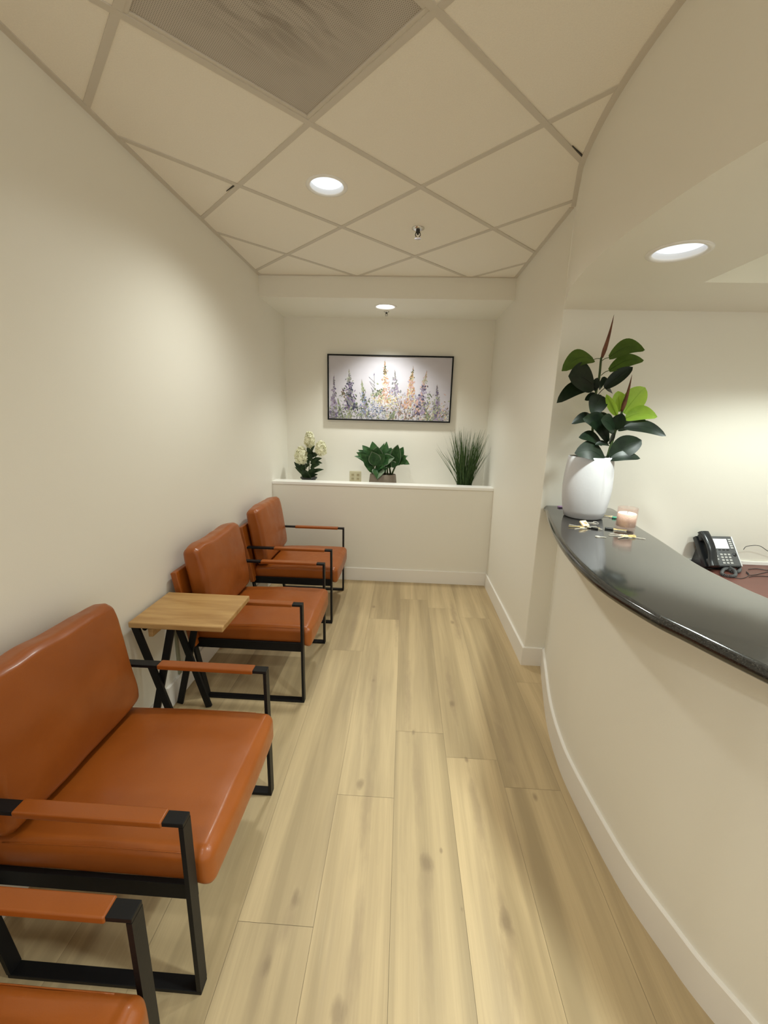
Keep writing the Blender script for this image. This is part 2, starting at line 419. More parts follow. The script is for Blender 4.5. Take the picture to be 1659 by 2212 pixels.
bm = bmesh.new(); box(bm, XL-.12, XL, YR, YB, 0, H+.05); struct('wall_left', bm, M['wall'])
bm = bmesh.new(); box(bm, XL-.12, XR+.1, YB, YB+.12, 0, H+.05); struct('wall_back', bm, M['wall'])
bm = bmesh.new(); box(bm, XR, XE, YJ, YB, 0, H+.05, .004); struct('wall_right', bm, M['wall'])
bm = bmesh.new(); box(bm, XE, XE+.1, -.6, YJ, 0, H+.05); struct('wall_reception', bm, M['wall'])
bm = bmesh.new(); box(bm, XL, XR, YH, YH+.11, 0, ZL-.026); struct('wall_alcove', bm, M['wall'])
ZP = .855
bm = bmesh.new(); box(bm, XL, XR, YH+.11, YB, ZP-.03, ZP); struct('trim_5', bm, M['sill'])
bm = bmesh.new(); box(bm, XL, XR, YH-.010, YH+.115, ZL-.026, ZL, .003); struct('trim_1', bm, M['sill'])
# beam over the alcove with its soffit
L_MAIN = (-.408, 2.218); L_ALC = (-.20, 3.752); L_REC = (.905, 1.606)
bm = bmesh.new(); rng = [(XL, YBEAM), (XR, YBEAM), (XR, YB), (XL, YB)]
planar(bm, rng, [circle(*L_ALC, .086)], ZA); struct('ceiling_alcove', bm, M['soffit']); bm = bmesh.new()
v = [bm.verts.new(q) for q in ((XL, YBEAM, ZA), (XR, YBEAM, ZA), (XR, YBEAM, H), (XL, YBEAM, H))]; bm.faces.new(v)
bmesh.ops.remove_doubles(bm, verts=bm.verts, dist=1e-5)
struct('wall_header', bm, M['wall'])
# curved header above the counter
bm = bmesh.new(); strip_wall(bm, hdr, ZS, H+.02); struct('wall_counter_header', bm, M['wall'], auto=40)
# reception soffit with a recess
bm = bmesh.new()
rec = [(1.205, .6), (1.205, 1.925), (3.2, 1.925), (3.2, .6)]
planar(bm, hdr+[(XE, YJ)], [circle(*L_REC, .086), rec], ZS)
strip_wall(bm, rec+[rec[0]], ZS, ZS+.30); bm.faces.new([bm.verts.new((q[0], q[1], ZS+.30)) for q in rec])
bmesh.ops.remove_doubles(bm, verts=bm.verts, dist=1e-5)
struct('ceiling_reception', bm, M['soffit'])
# main ceiling
S = .6096; GA = -.7748; E1 = Vector((math.cos(GA), math.sin(GA))); E2 = Vector((-math.sin(GA), math.cos(GA))); G0 = Vector((.0333, 2.2229))
def gpt(a, b): return G0+E2*(S*(a-2))-E1*(S*(b-1))
poly = [(XL, YR), (XE, YR), (XE, hdr[-1][1])]+hdr[::-1][1:]+[(XR, YJ+.01), (XR, YBEAM), (XL, YBEAM)]
def inside(p):
    x, y = p; r = False; n = len(poly)
    for i in range(n):
        x1, y1 = poly[i]; x2, y2 = poly[(i+1) % n]
        if (y1 > y) != (y2 > y) and x < (x2-x1)*(y-y1)/(y2-y1)+x1: r = not r
    return r
vent = [gpt(a, b) for a, b in ((0, 1), (1, 1), (1, 0), (0, 0))]
vc = sum(vent, Vector((0, 0)))/4
ventq = [tuple(vc+(q-vc)*(1-.012/S*2)) for q in vent]
L_B1 = (.10, .40); L_B2 = (-.35, -1.3); L_B3 = (1.5, -1.5)
slit1 = [tuple(gpt(2, -.02)+E2*.006*0+q) for q in (Vector((0, 0)), Vector((0, 0)))]
bm = bmesh.new()
planar(bm, poly, [circle(*L_MAIN, .086), ventq], H)
struct('ceiling', bm, M['tile'])
# exposed T-bars, clipped to the ceiling outline
bm = bmesh.new()
def tbar(o, d, dz):
    ts = [i*.004-6 for i in range(3001)]; ins = [inside(o+d*t) for t in ts]
    s = None
    for t, k in zip(ts, ins):
        if k and s is None: s = t
        if (not k) and s is not None:
            a, b = o+d*(s+.004), o+d*(t-.008)
            if b.y > -1.8 or a.y > -1.8:
                if (b-a).length > .03: bar(bm, (a.x, a.y, H-.0015-dz), (b.x, b.y, H-.0015-dz), .024, .003, (-d.y, d.x, 0), 0)
            s = None
for a in range(-6, 8): tbar(gpt(a, 1), E1, 0)
for b in range(-6, 8): tbar(gpt(2, b), E2, .0004)
struct('trim_2', bm, M['grid'])
# wall angle round the edge of the tiles
bm = bmesh.new()
box(bm, XL, XL+.022, YR, YBEAM, H-.0052, H); box(bm, XL+.022, XR, YBEAM-.012, YBEAM, H-.0048, H)
box(bm, XR-.022, XR, YJ+.02, YBEAM-.012, H-.0050, H)
inn = offset_curve(hdr, .022)
for i in range(len(hdr)-1):
    a, b, c, d = hdr[i], hdr[i+1], inn[i+1], inn[i]
    slab(bm, [a, b, c, d], H-.0052, H)
struct('trim_3', bm, M['grid'])

# dark slivers imitating the shade inside two narrow gaps beside the bars
for nm, pa, pb, wdt in (('gap_shade_1', (1236, 316), (1262, 342), .007), ('gap_shade_2', (489, 414), (505, 402), .005)):
    a, b = onz(*pa, H-.0045), onz(*pb, H-.0045); d = (b-a).normalized(); n_ = Vector((-d.y, d.x, 0))*wdt/2
    bm = bmesh.new(); slab(bm, [(a.x, a.y), (b.x-n_.x, b.y-n_.y), (b.x+n_.x, b.y+n_.y)], H-.0048, H-.0005); struct(nm, bm, M['slot'])
# counter half wall, curved
bm = bmesh.new(); slab(bm, base+offset_curve(base, -.12)[::-1], 0, 1.012); struct('wall_counter', bm, M['wall'], auto=40)
# baseboards
BH, BT = .124, .013
def board(name, pts, side=1):
    bm = bmesh.new(); o = offset_curve(pts, BT*side)
    prof = [(0, 0), (1, 0), (1, BH-.003), (.8, BH), (0, BH)]
    rings = []
    for p, q in zip(pts, o):
        rings.append([bm.verts.new((p[0]+(q[0]-p[0])*k, p[1]+(q[1]-p[1])*k, z)) for k, z in prof])
    for A, B in zip(rings, rings[1:]):
        for k in range(5): bm.faces.new((A[k], A[(k+1) % 5], B[(k+1) % 5], B[k]))
    bm.faces.new(rings[0]); bm.faces.new(rings[-1][::-1])
    return struct(name, bm, M['trim'], auto=35)
board('baseboard_left', [(XL, YR), (XL, YH)], 1)
board('baseboard_back', [(XL+BT, YH), (XR-BT, YH)], 1)
bm = bmesh.new()
for loop in ([(XR, YH), (XR-BT, YH), (XR-BT, YJ-BT), (.930, YJ-BT), (.930, YJ), (XR, YJ)],): slab(bm, loop, 0, BH)
bmesh.ops.bevel(bm, geom=[e for e in bm.edges if min(v.co.z for v in e.verts) > BH-.001], offset=.0025, segments=2, affect='EDGES')
struct('baseboard_right', bm, M['trim'])
board('baseboard_counter', base, 1)

# ------------------------------------------------------------------ countertop (black granite, bull-nosed)
inner = [(1.19, 2.378), (1.206, 2.362), (1.204, 2.29), (1.145, 1.99), (1.112, 1.74), (1.075, 1.51), (1.063, 1.39), (1.066, 1.27), (1.077, 1.17), (1.12, .98), (1.25, .70), (1.55, .42), (2.2, .12), (3.38, .0)]
inner = [(p.x, p.y) for p in spline([(a, b, 0) for a, b in inner], 5)]
loop0 = [(.832, 2.388)]+ctop[2:-1]+[(3.38, -.458)]+inner[::-1]+[(1.165, 2.388)]
def inset_loop(loop, d):
    n = len(loop); out = []
    for i in range(n):
        p0, p1, p2 = Vector(loop[i-1]), Vector(loop[i]), Vector(loop[(i+1) % n])
        t = ((p1-p0).normalized()+(p2-p1).normalized()).normalized(); nn = Vector((-t.y, t.x))
        out.append(p1+nn*d)
    return out
area = sum(loop0[i-1][0]*loop0[i][1]-loop0[i][0]*loop0[i-1][1] for i in range(len(loop0)))
if area < 0: loop0 = loop0[::-1]
bm = bmesh.new(); CT, CB = 1.05, 1.012; R = (CT-CB)/2
rings = []
for k in range(9):
    a = -PI/2+PI*k/8; lp = inset_loop(loop0, R*(1-math.cos(a)))
    rings.append([bm.verts.new((p[0], p[1], (CT+CB)/2+R*math.sin(a))) for p in lp])
n = len(loop0)
for A, B in zip(rings, rings[1:]):
    for k in range(n): bm.faces.new((A[k], A[(k+1) % n], B[(k+1) % n], B[k]))
bm.faces.new(rings[-1]); bm.faces.new(rings[0][::-1])
bmesh.ops.triangulate(bm, faces=[f for f in bm.faces if len(f.verts) > 4])
tag(obj('countertop', bm, M['granite'], auto=35), 'curved polished black granite countertop with rounded edge on the reception half wall', 'countertop')

# reception desk behind the counter
t = thing('reception_desk', 'dark reddish wood reception desk behind the curved counter, carrying the telephone', 'desk', (2.1, 2.05, 0))
bm = bmesh.new(); box(bm, -.85, 1.25, -.42, .336, .700, .735, .004); obj('desktop', bm, M['desk'], t)
for x in (-.80, 1.2):
    bm = bmesh.new(); box(bm, x-.018, x+.018, -.36, .32, 0, .700); obj('side_panel', bm, M['desk'], t)
bm = bmesh.new(); box(bm, 1.06, XE, YJ-.012, YJ, .735, .757, .002); struct('trim_4', bm, M['sill'])

# ------------------------------------------------------------------ armchairs
def cushion_seat(p, q):
    # waterfall front: crown on top, rounded front lip dropping lower
    cr = max(0, 1-abs(q.x)**2.2)*max(0, 1-abs(q.y)**2.4)
    if q.z > 0: p.z += .016*cr
    if q.z < 0: p.z += -.004*cr
    fx = max(0, (q.x-.72)/.28)
    if q.z < 0: p.z -= .020*fx**1.3
    p.x += .010*max(0, q.x)*(1-q.z*q.z)*(1-abs(q.y)**3)
    p.z -= .012*max(0, -q.x)*(q.z > 0)
    p.y += .004*q.y*(1-q.z*q.z)
    p.z += .0015*math.sin(9*q.y+4*q.x)*math.cos(7*q.x-2*q.y)
    return p
def cushion_back(seed):
    rr = random.Random(seed); ph = [rr.uniform(0, 6) for _ in range(6)]
    def fn(p, q):
        # local x: thickness, y: width, z: height
        ey, ez = 1-abs(q.y)**2.6, 1-abs(q.z)**2.6
        p.x += (.022 if q.x > 0 else .008)*q.x*max(0, ey)*max(0, ez)
        k = abs(q.y)**6*abs(q.z)**6
        p.x *= 1-.35*k; p.z += -.010*q.z*abs(q.y)**4*(q.z > 0)+.007*(q.z > 0)*math.cos(q.y*2.2+ph[0])*(1-abs(q.y))
        p.y *= 1-.018*(1-abs(q.z)**2)
        nz = mnoise.noise(Vector((q.y*3.2+seed, q.z*2.4, q.x+seed*2.)))*.0045+mnoise.noise(Vector((q.y*9+seed, q.z*4, seed*1.)))*.0012*max(.2, q.z)
        p.x += nz*(1 if q.x > 0 else .4)
        p.z += mnoise.noise(Vector((q.y*4.+seed, 3.3, seed*1.)))*max(0, q.z-.4)*.009
        return p
    return fn
def make_chair(y0, y1, seed, label):
    t = thing('armchair', label, 'chair', (-.82, (y0+y1)/2, 0), 0, 'tan leather armchairs along the left wall')
    ox = -.82; W = (y1-y0)/2
    X = lambda x: x-ox
    fw, ft = .034, .012
    # rear post leans: floor x -1.03 -> top -1.155 at z .72
    rx = lambda z: -1.030-(z/.72)*.122
    for s in (-1, 1):
        yc = s*(W-fw/2); bm = bmesh.new()
        zt = .578-ft/2; zb = ft/2; xf = -.492-ft/2
        bar(bm, (X(-.492), yc, zt), (X(rx(.57)-.004), yc, zt), fw, ft, (0, 1, 0))
        bar(bm, (X(xf), yc, .578-ft-.0005), (X(xf), yc, ft+.0005), fw, ft, (0, 1, 0), 0)
        bar(bm, (X(-.492), yc, zb), (X(rx(0)-.006), yc, zb), fw, ft, (0, 1, 0))
        bar(bm, (X(rx(.012)), yc, .0125), (X(rx(.715)), yc, .715), fw, ft, (0, 1, 0), 0)
        obj('side_frame', bm, M['black'], t)
        # leather sleeve wrapped round the arm
        bm = bmesh.new(); yw = fw/2+.0035
        rbox(bm, (.186, yw, ft/2+.0035), .005, (6, 2, 1))
        for v in bm.verts: v.co += Vector((X(-.730), yc, zt))
        obj('arm_sleeve', bm, M['leather'], t, smooth=True)
    # seat rails (flat bars) and cross rails
    bm = bmesh.new(); yi = W-fw-.008
    for s in (-1, 1): box(bm, X(-1.085), X(-.500), s*yi-.007, s*yi+.007, .287, .337, .001)
    for x in (-1.07, -.56, -.82): box(bm, X(x)-.012, X(x)+.012, -yi+.007, yi-.007, .292, .317)
    for s in (-1, 1):
        for x in (-1.083, -.508): box(bm, X(x)-.006, X(x)+.006, s*(yi+.007) if s > 0 else s*(W-fw), s*(W-fw) if s > 0 else s*(yi+.007), .292, .332)
    obj('seat_rail', bm, M['black'], t)
    # seat cushion
    bm = bmesh.new(); hy = W-fw-.016
    rbox(bm, (.314, hy, .053), .030, (14, 14, 3), cushion_seat)
    for v in bm.verts: v.co += Vector((X(-.776), 0, .369))
    sc = obj('seat_cushion', bm, M['leather'], t, smooth=True)
    # seams run round the side panels of the cushion
    for s in (-1, 1):
        bm = bmesh.new(); tube(bm, [(X(-1.03+.50*k/20), s*(hy-.0088+.0025*(1-.16)), .4128-.012*max(0, (.776-1.03*-1-.0-.50*k/20-0)-.776-.776)/.314*0-.012*max(0, (1.03-.50*k/20-.776)/.314)) for k in range(21)], .0014, 6)
        obj('seam', bm, M['leather'], sc, smooth=True)
    # back panel: sling between the rear posts
    bm = bmesh.new()
    nrm = Vector((-.72, 0, -.122)).normalized()
    rbox(bm, (.0165, W+.002, .212), .006, (1, 8, 8), lambda p, q: Vector((p.x-.003*(1-q.y*q.y), p.y, p.z)))
    ang = math.atan2(.122, .72)
    Mx = Matrix.Translation((X(rx(.515)-.002), 0, .515)) @ Matrix.Rotation(-ang, 4, 'Y')
    bmesh.ops.transform(bm, matrix=Mx, verts=bm.verts)
    obj('back_panel', bm, M['leather'], t, smooth=True)
    # back cushion leaning on the panel
    bm = bmesh.new(); rbox(bm, (.050, hy+.012, .214), .030, (5, 20, 16), cushion_back(seed))
    Mx = Matrix.Translation((X(-1.055), 0, .638)) @ Matrix.Rotation(-math.radians(8.5), 4, 'Y')
    bmesh.ops.transform(bm, matrix=Mx, verts=bm.verts)
    obj('back_cushion', bm, M['leather'], t, smooth=True)
    return t
make_chair(2.790, 3.420, 3, 'tan leather armchair with black frame, farthest of the row, next to the half wall')
make_chair(1.915, 2.545, 5, 'tan leather armchair behind the small wooden side table')
make_chair(.755, 1.387, 8, 'large tan leather armchair shown nearly whole, in front of the wooden side table')
make_chair(-.030, .600, 11, 'tan leather armchair cut off at the bottom left corner, nearest the viewer')

# ------------------------------------------------------------------ folding side table
TX0, TX1, TY0, TY1, TZ = -1.166, -.748, 1.562, 1.880, .635
tb = thing('side_table', 'small folding side table with oak top and crossed black legs between two armchairs', 'table', (-.957, 1.721, 0))
def tl(x, y, z): return (x+.957, y-1.721, z)
bm = bmesh.new(); rbox(bm, ((TX1-TX0)/2, (TY1-TY0)/2, .0135), .006, (2, 2, 1))
for v in bm.verts: v.co.z += TZ-.0135
obj('tabletop', bm, M['wood'], tb, smooth=True)
for yy in (1.592, 1.850):
    for (xa, xb, dy) in ((-1.150, -.985, -.0075), (-.995, -1.150, .0075)):
        bm = bmesh.new(); bar(bm, tl(xa, yy+dy, .606), tl(xb, yy+dy, .004), .032, .014, (1, 0, 0)); obj('leg', bm, M['black'], tb)
bm = bmesh.new(); box(bm, *[c for c in (-1.105+.957, -1.085+.957)], 1.60-1.721, 1.84-1.721, .548, .608, .002); obj('cleat', bm, M['wood'], tb)
bm = bmesh.new(); tube(bm, [tl(-1.120, 1.600, .588), tl(-1.120, 1.625, .588)], .011, 12); obj('knob', bm, M['black'], tb, auto=40)
bm = bmesh.new(); box(bm, XL, XL+.010, 1.925, 1.948, .126, .46, .002)  # plain vertical strip on the wall, purpose unknown
tag(obj('grey_green_strip', bm, simple('grey_green_plastic', lin(150, 150, 125), .5)), 'narrow grey-green vertical strip on the left wall behind the side table legs', 'cable cover')

# ------------------------------------------------------------------ ceiling fittings
def downlight(name, label, cx, cy, z, r=.079, lm='lamp'):
    t = thing(name, label, 'ceiling light', (cx, cy, z), 0, 'round recessed downlights')
    bm = bmesh.new(); lathe(bm, [(r+.0, .004), (r, -.003), (r+.008, -.006), (r+.019, -.003), (r+.019, -.0004)], n=48); obj('trim_ring', bm, M['sill'], t, smooth=True)
    bm = bmesh.new(); lathe(bm, [(r, .003), (r-.006, .035), (r-.016, .075), (r-.034, .095)], n=48); obj('reflector', bm, M['reflector'], t, smooth=True, recalc=False)
    bm = bmesh.new(); lathe(bm, [(0, .018), (r-.007, .018), (r-.007, .022), (0, .022)], n=40); obj('lamp', bm, M[lm], t)
    return t
downlight('downlight', 'round recessed downlight in the white tile ceiling above the chairs', *L_MAIN, H)
downlight('downlight', 'round recessed downlight in the alcove soffit above the painting', *L_ALC, ZA, lm='lamp_bright')
downlight('downlight', 'round recessed downlight in the smooth soffit over the reception counter', *L_REC, ZS)
def sprinkler(label, cx, cy, z, k=1.0):
    t = thing('sprinkler', label, 'sprinkler', (cx, cy, z), 0)
    bm = bmesh.new(); lathe(bm, [(.012*k, 0), (.036*k, 0), (.036*k, -.003), (.022*k, -.010), (.012*k, -.010)], n=28); obj('escutcheon', bm, M['chrome'], t, smooth=True)
    bm = bmesh.new(); lathe(bm, [(.011*k, 0), (.011*k, -.022*k), (.006*k, -.026*k), (.006*k, -.032*k), (0, -.032*k)], n=16)
    for s in (-1, 1): tube(bm, [(s*.010*k, 0, -.020*k), (s*.015*k, 0, -.034*k), (s*.004*k, 0, -.050*k)], .0025*k, 6)
    obj('body', bm, M['slot'], t, smooth=True)
    bm = bmesh.new(); lathe(bm, [(0, -.050*k), (.018*k, -.050*k), (.019*k, -.053*k), (0, -.054*k)], n=20); obj('deflector', bm, M['chrome'], t)
sprinkler('small chrome fire sprinkler head hanging from a white ceiling tile', .034, 2.662, H)
sprinkler('small dark sprinkler head just behind the alcove downlight', -.198, 3.915, ZA, .7)
# return air grille
vt = thing('return_air_grille', 'square grey perforated return air grille with dust streaks in the tile ceiling', 'vent', (vc.x, vc.y, H), GA)
hw = S/2-.012
bm = bmesh.new()
def face_pts(zs):
    return [bm.verts.new(q) for q in ((-hw+.012, -hw+.012, zs), (hw-.012, -hw+.012, zs), (hw-.012, hw-.012, zs), (-hw+.012, hw-.012, zs))]
bm.faces.new(face_pts(.0035)); obj('perforated_panel', bm, M['perf'], vt)
bm = bmesh.new()
for s in (-1, 1):
    box(bm, -hw, hw, s*hw-.007-.006*s, s*hw+.007-.006*s, -.001, .006, .0015)
    box(bm, s*hw-.007-.006*s, s*hw+.007-.006*s, -hw+.013, hw-.013, -.001, .006, .0015)
obj('frame', bm, M['grid'], vt)

# ------------------------------------------------------------------ outlet in the alcove
ow = thing('wall_outlet', 'ivory double electrical outlet low on the alcove wall left of the leafy plant', 'outlet', (-.489, YB, .908))
bm = bmesh.new(); rbox(bm, (.060, .003, .058), .003, (1, 1, 1)); [setattr(v, 'co', v.co+Vector((0, -.003, 0))) for v in bm.verts]; obj('cover_plate', bm, M['ivory'], ow, smooth=True)
for x in (-.027, .027):
    for z in (-.02, .02):
        bm = bmesh.new(); box(bm, x-.014, x+.014, -.0075, -.006, z-.014, z+.014, .0005)
        rc = obj('receptacle', bm, simple('ivory_insert', lin(172, 160, 125), .4), ow)
        bm = bmesh.new()
        for dx in (-.006, .006): box(bm, x+dx-.0015, x+dx+.0015, -.0082, -.0075, z-.003, z+.007)
        obj('slot', bm, M['slot'], rc)

# ------------------------------------------------------------------ painting
PX0, PX1, PZ0, PZ1 = -.767, .440, 1.475, 2.090
pt = thing('painting', 'wide black framed painting of pastel wildflower spikes on the alcove wall', 'painting', ((PX0+PX1)/2, YB, (PZ0+PZ1)/2))
pw, ph = (PX1-PX0)/2, (PZ1-PZ0)/2
bm = bmesh.new(); fd = .038; fwid = .013
for s in (-1, 1):
    box(bm, -pw, pw, -fd, -.0005, s*ph-(fwid if s > 0 else 0), s*ph+(0 if s > 0 else fwid), .001)
    box(bm, s*pw-(fwid if s > 0 else 0), s*pw+(0 if s > 0 else fwid), -fd, -.0005, -ph+fwid, ph-fwid, .001)
obj('frame', bm, M['black'], pt)
def paint_mat():
    t = NT('canvas_paint'); at = t.n('ShaderNodeAttribute'); at.attribute_name = 'paint'
    t.set(Base_Color=at.outputs['Color'], Roughness=.55); t.bump(t.noise(t.pos(), 400, 2), .1, .002); return t.m
bm = bmesh.new(); pl = bm.loops.layers.float_color.new('paint'); CW, CH = pw-.016, ph-.016
rp = random.Random(21)
def cf(f, col):
    for lp in f.loops: lp[pl] = col
NU, NV = 60, 30; gv = [[bm.verts.new((-CW+2*CW*i/NU, -.030, CH-2*CH*j/NV)) for i in range(NU+1)] for j in range(NV+1)]
def bg(u, v):
    n1 = mnoise.noise(Vector((u*5, v*4, 1.3))); n2 = mnoise.noise(Vector((u*16, v*12, 4.)))
    k = 1+.05*n1+.03*n2
    g = abs(u-.45)*.10
    return (.56*k-g*.6, .54*k-g*.65, .60*k-g*.6, 1)
for j in range(NV):
    for i in range(NU):
        f = bm.faces.new((gv[j][i], gv[j+1][i], gv[j+1][i+1], gv[j][i+1]))
        for lp in f.loops: lp[pl] = bg((lp.vert.co.x+CW)/(2*CW), (CH-lp.vert.co.z)/(2*CH))
box(bm, -CW-.002, CW+.002, -.0295, -.004, -CH-.002, CH+.002)
depth = [0]
def stroke(u, v, L, w, ang, col, jit=.12):
    """one leaf-shaped dab; u right, v down, sizes in metres"""
    k = 1+rp.uniform(-jit, jit); k *= .74; c = (min(1, col[0]*k), min(1, col[1]*k), min(1, col[2]*k), 1)
    x, z = -CW+u*2*CW, CH-v*2*CH; d = Vector((math.cos(ang), 0, math.sin(ang))); s = Vector((-d.z, 0, d.x)); depth[0] += 1
    y = -.0302-.0016*rp.random()
    P = [d*-L/2, d*-L*.1+s*w/2, d*L*.25+s*w*.4, d*L/2, d*L*.25-s*w*.4, d*-L*.1-s*w/2]
    co = [Vector((x, y, z))+p for p in P]
    for q in co: q.x = max(-CW, min(CW, q.x)); q.z = max(-CH, min(CH, q.z))
    cf(bm.faces.new([bm.verts.new(q) for q in co]), c)
def sp(r, g, b): return lin(r, g, b)
WHT, LAV, LIL, PUR, DKB, BLU, GRN, DGR, SAGE, ORG, PNK, YEL, CRM, BRN, GRY = sp(240, 238, 245), sp(190, 182, 205), sp(165, 150, 180), sp(118, 105, 138), sp(66, 68, 92), sp(150, 165, 205), sp(140, 152, 118), sp(88, 100, 72), sp(180, 188, 158), sp(205, 158, 118), sp(222, 184, 176), sp(222, 206, 162), sp(238, 228, 192), sp(135, 108, 82), sp(145, 145, 148)
def spike(u, v0, v1, w, cols, lean=0, top=None, dens=1.0, stem=BRN):
    n = int(130*(v1-v0)*dens*1.6)
    for i in range(22):
        k = i/21; stroke(u+lean*k, v0+(v1-v0)*k, .034, .0028, PI/2+rp.uniform(-.15, .15), stem)
    for i in range(n):
        k = rp.random()**.75; ww = w*(k**.8)*(1 if k < .8 else 1.1)
        du = rp.gauss(0, .42)*ww; col = rp.choice(cols)
        if top and k < .3: col = rp.choice(top)
        sz = .009+.012*k
        stroke(u+lean*k+du, v0+(v1-v0)*k, sz*1.7, sz*.8, PI/2+rp.uniform(-1.3, 1.3)-du*8, col)
# low masses first
for i in range(900):
    u = rp.random(); v = 1-abs(rp.gauss(0, .17))
    if v < .55: continue
    pal = [LAV, BLU, GRY, SAGE, WHT] if .28 < u < .48 else ([SAGE, GRN, GRY, LAV, DGR] if u < .28 else [LAV, SAGE, GRY, PNK, BRN, CRM])
    stroke(u, v, rp.uniform(.015, .035), rp.uniform(.004, .011), rp.uniform(.3, 2.8), rp.choice(pal))
for (u, v0, v1, w, cols, lean, top, dens) in [
    (.040, .33, 1.0, .045, [PUR, LIL, LAV, GRY], .0, [PUR, GRY], 1.2),
    (.165, .22, .85, .075, [DKB, PUR, DKB, GRY, LIL], .02, [GRY, SAGE], 1.5),
    (.270, .38, .95, .050, [LIL, GRY, SAGE, DGR, BLU], .045, [SAGE, GRN], 1.2),
    (.540, .22, .60, .050, [LAV, GRY, LIL, WHT], .01, [GRY], 1.1),
    (.800, .22, .90, .075, [DKB, PUR, LIL, LAV, PNK], -.06, [SAGE, PNK], 1.5),
    (.890, .44, 1.0, .050, [PUR, GRY, SAGE, LIL], .02, [GRY, PUR], 1.2),
    (.457, .075, .78, .058, [PNK, ORG, PNK, WHT, CRM], .015, [ORG, BRN, DGR, YEL], 1.6),
    (.690, .157, .80, .058, [PNK, ORG, PNK, LAV, CRM], -.03, [ORG, YEL, DGR], 1.6)]:
    spike(u, v0, v1, w, cols, lean, top, dens)
def stem(u0, v0, u1, v1, col, w=.003):
    n = 26
    for i in range(n):
        k = i/(n-1); x0, z0 = u0*2*CW, -v0*2*CH; a = math.atan2(-(v1-v0)*CH, (u1-u0)*CW)
        stroke(u0+(u1-u0)*k, v0+(v1-v0)*k, .030, w, a, col)
stem(.372, .27, .378, .85, DGR)
for k in range(6):
    v = .3+.05*k; s = -1 if k % 2 else -1
    stem(.375, v+.10, .335+.006*k, v+.02*(k % 2)+.03, GRY, .0022); stroke(.335+.006*k, v+.02*(k % 2)+.03, .014, .007, 1.9, LIL)
stroke(.372, .28, .02, .009, 1.3, PUR)
for i in range(170): stroke(rp.gauss(.48, .06), rp.gauss(.66, .055), rp.uniform(.014, .026), rp.uniform(.009, .016), rp.uniform(0, PI), rp.choice([YEL, CRM, CRM, WHT, ORG, SAGE]))
for i in range(140): stroke(rp.gauss(.345, .07), rp.gauss(.86, .06), rp.uniform(.012, .024), rp.uniform(.006, .012), rp.uniform(0, PI), rp.choice([BLU, BLU, LAV, DKB, WHT]))
for i in range(110): stroke(rp.gauss(.64, .06), rp.gauss(.72, .07), rp.uniform(.012, .024), rp.uniform(.006, .012), rp.uniform(0, PI), rp.choice([LAV, LIL, PNK, WHT, GRY]))
for i in range(60): stroke(rp.gauss(.41, .03), rp.gauss(.58, .04), rp.uniform(.014, .03), rp.uniform(.007, .013), rp.uniform(.3, 2.6), rp.choice([SAGE, GRN, GRN, DGR]))
for (fu, fv, ln, aa, col) in [(.10, .98, .30, 1.75, GRN), (.16, 1.0, .26, 1.3, SAGE), (.88, 1.0, .34, 1.6, SAGE), (.84, 1.0, .24, 1.95, GRN), (.52, 1.0, .2, 1.2, GRN)]:
    for k in range(14):
        q = k/13; x = fu+ln*q*math.cos(aa)*.5; v = fv-ln*q*math.sin(aa)
        for s in (-1, 1): stroke(x+s*.014*(1-q), v, .042*(1-q*.6), .009, aa+s*.75, col)
for (u0, v0, u1, v1) in [(.11, .52, .185, .98), (.60, .70, .58, 1.0), (.62, .75, .655, 1.0), (.80, .70, .70, .95), (.56, .62, .60, .9), (.70, .5, .64, .98)]: stem(u0, v0, u1, v1, BRN, .0045)
for i in range(22): stroke(rp.gauss(.125, .018), rp.uniform(.5, .66), .02, .009, rp.uniform(.6, 2.5), rp.choice([BRN, DGR, GRY]))
for i in range(22): stroke(rp.gauss(.825, .015), rp.uniform(.57, .72), .02, .009, rp.uniform(.6, 2.5), rp.choice([DGR, GRN, SAGE]))
for i in range(150): stroke(rp.random(), rp.uniform(.86, 1.), rp.uniform(.012, .03), rp.uniform(.004, .008), rp.uniform(.6, 2.5), rp.choice([DKB, DGR, GRN, BRN, GRY, SAGE]))
obj('canvas', bm, paint_mat(), pt, recalc=False)

# ------------------------------------------------------------------ leaves
def leaf(bm, B, T, w, n_hint, arch=.0, fold=.12, mi=0, nseg=10, shape='ellipse', twist=0, droop=None):
    """pointed elliptic leaf from B to T; arch lifts the middle along the normal"""
    B, T = Vector(B), Vector(T); d = T-B; L = d.length; d.normalize()
    nh = Vector(n_hint); nv = (nh-d*nh.dot(d))
    nv = nv.normalized() if nv.length > 1e-6 else Vector((0, -1, 0))
    s = d.cross(nv).normalized(); dr = Vector(droop) if droop is not None else nv
    rows = []
    for i in range(nseg+1):
        k = i/nseg
        if shape == 'ellipse': ww = w/2*max(.02, math.sin(PI*min(1, k*.97+.03)**.92)**.62)
        elif shape == 'lance': ww = w/2*max(.02, math.sin(PI*k**.75)**.9)
        else: ww = w/2*(1-k)**.7
        if i == nseg: ww = w*.01
        c = B+d*(L*k)+dr*(arch*L*math.sin(PI*k))
        a = twist*k; ss = s*math.cos(a)+nv*math.sin(a); nn = nv*math.cos(a)-s*math.sin(a)
        rows.append([bm.verts.new(c+ss*(ww*q)+nn*(fold*ww*abs(q))) for q in (-1, -.5, 0, .5, 1)])
    for A, C in zip(rows, rows[1:]):
        for j in range(4):
            f = bm.faces.new((A[j], A[j+1], C[j+1], C[j])); f.material_index = mi
def thicken(o, t=.0008):
    md = o.modifiers.new('thick', 'SOLIDIFY'); md.thickness = t; md.offset = 0

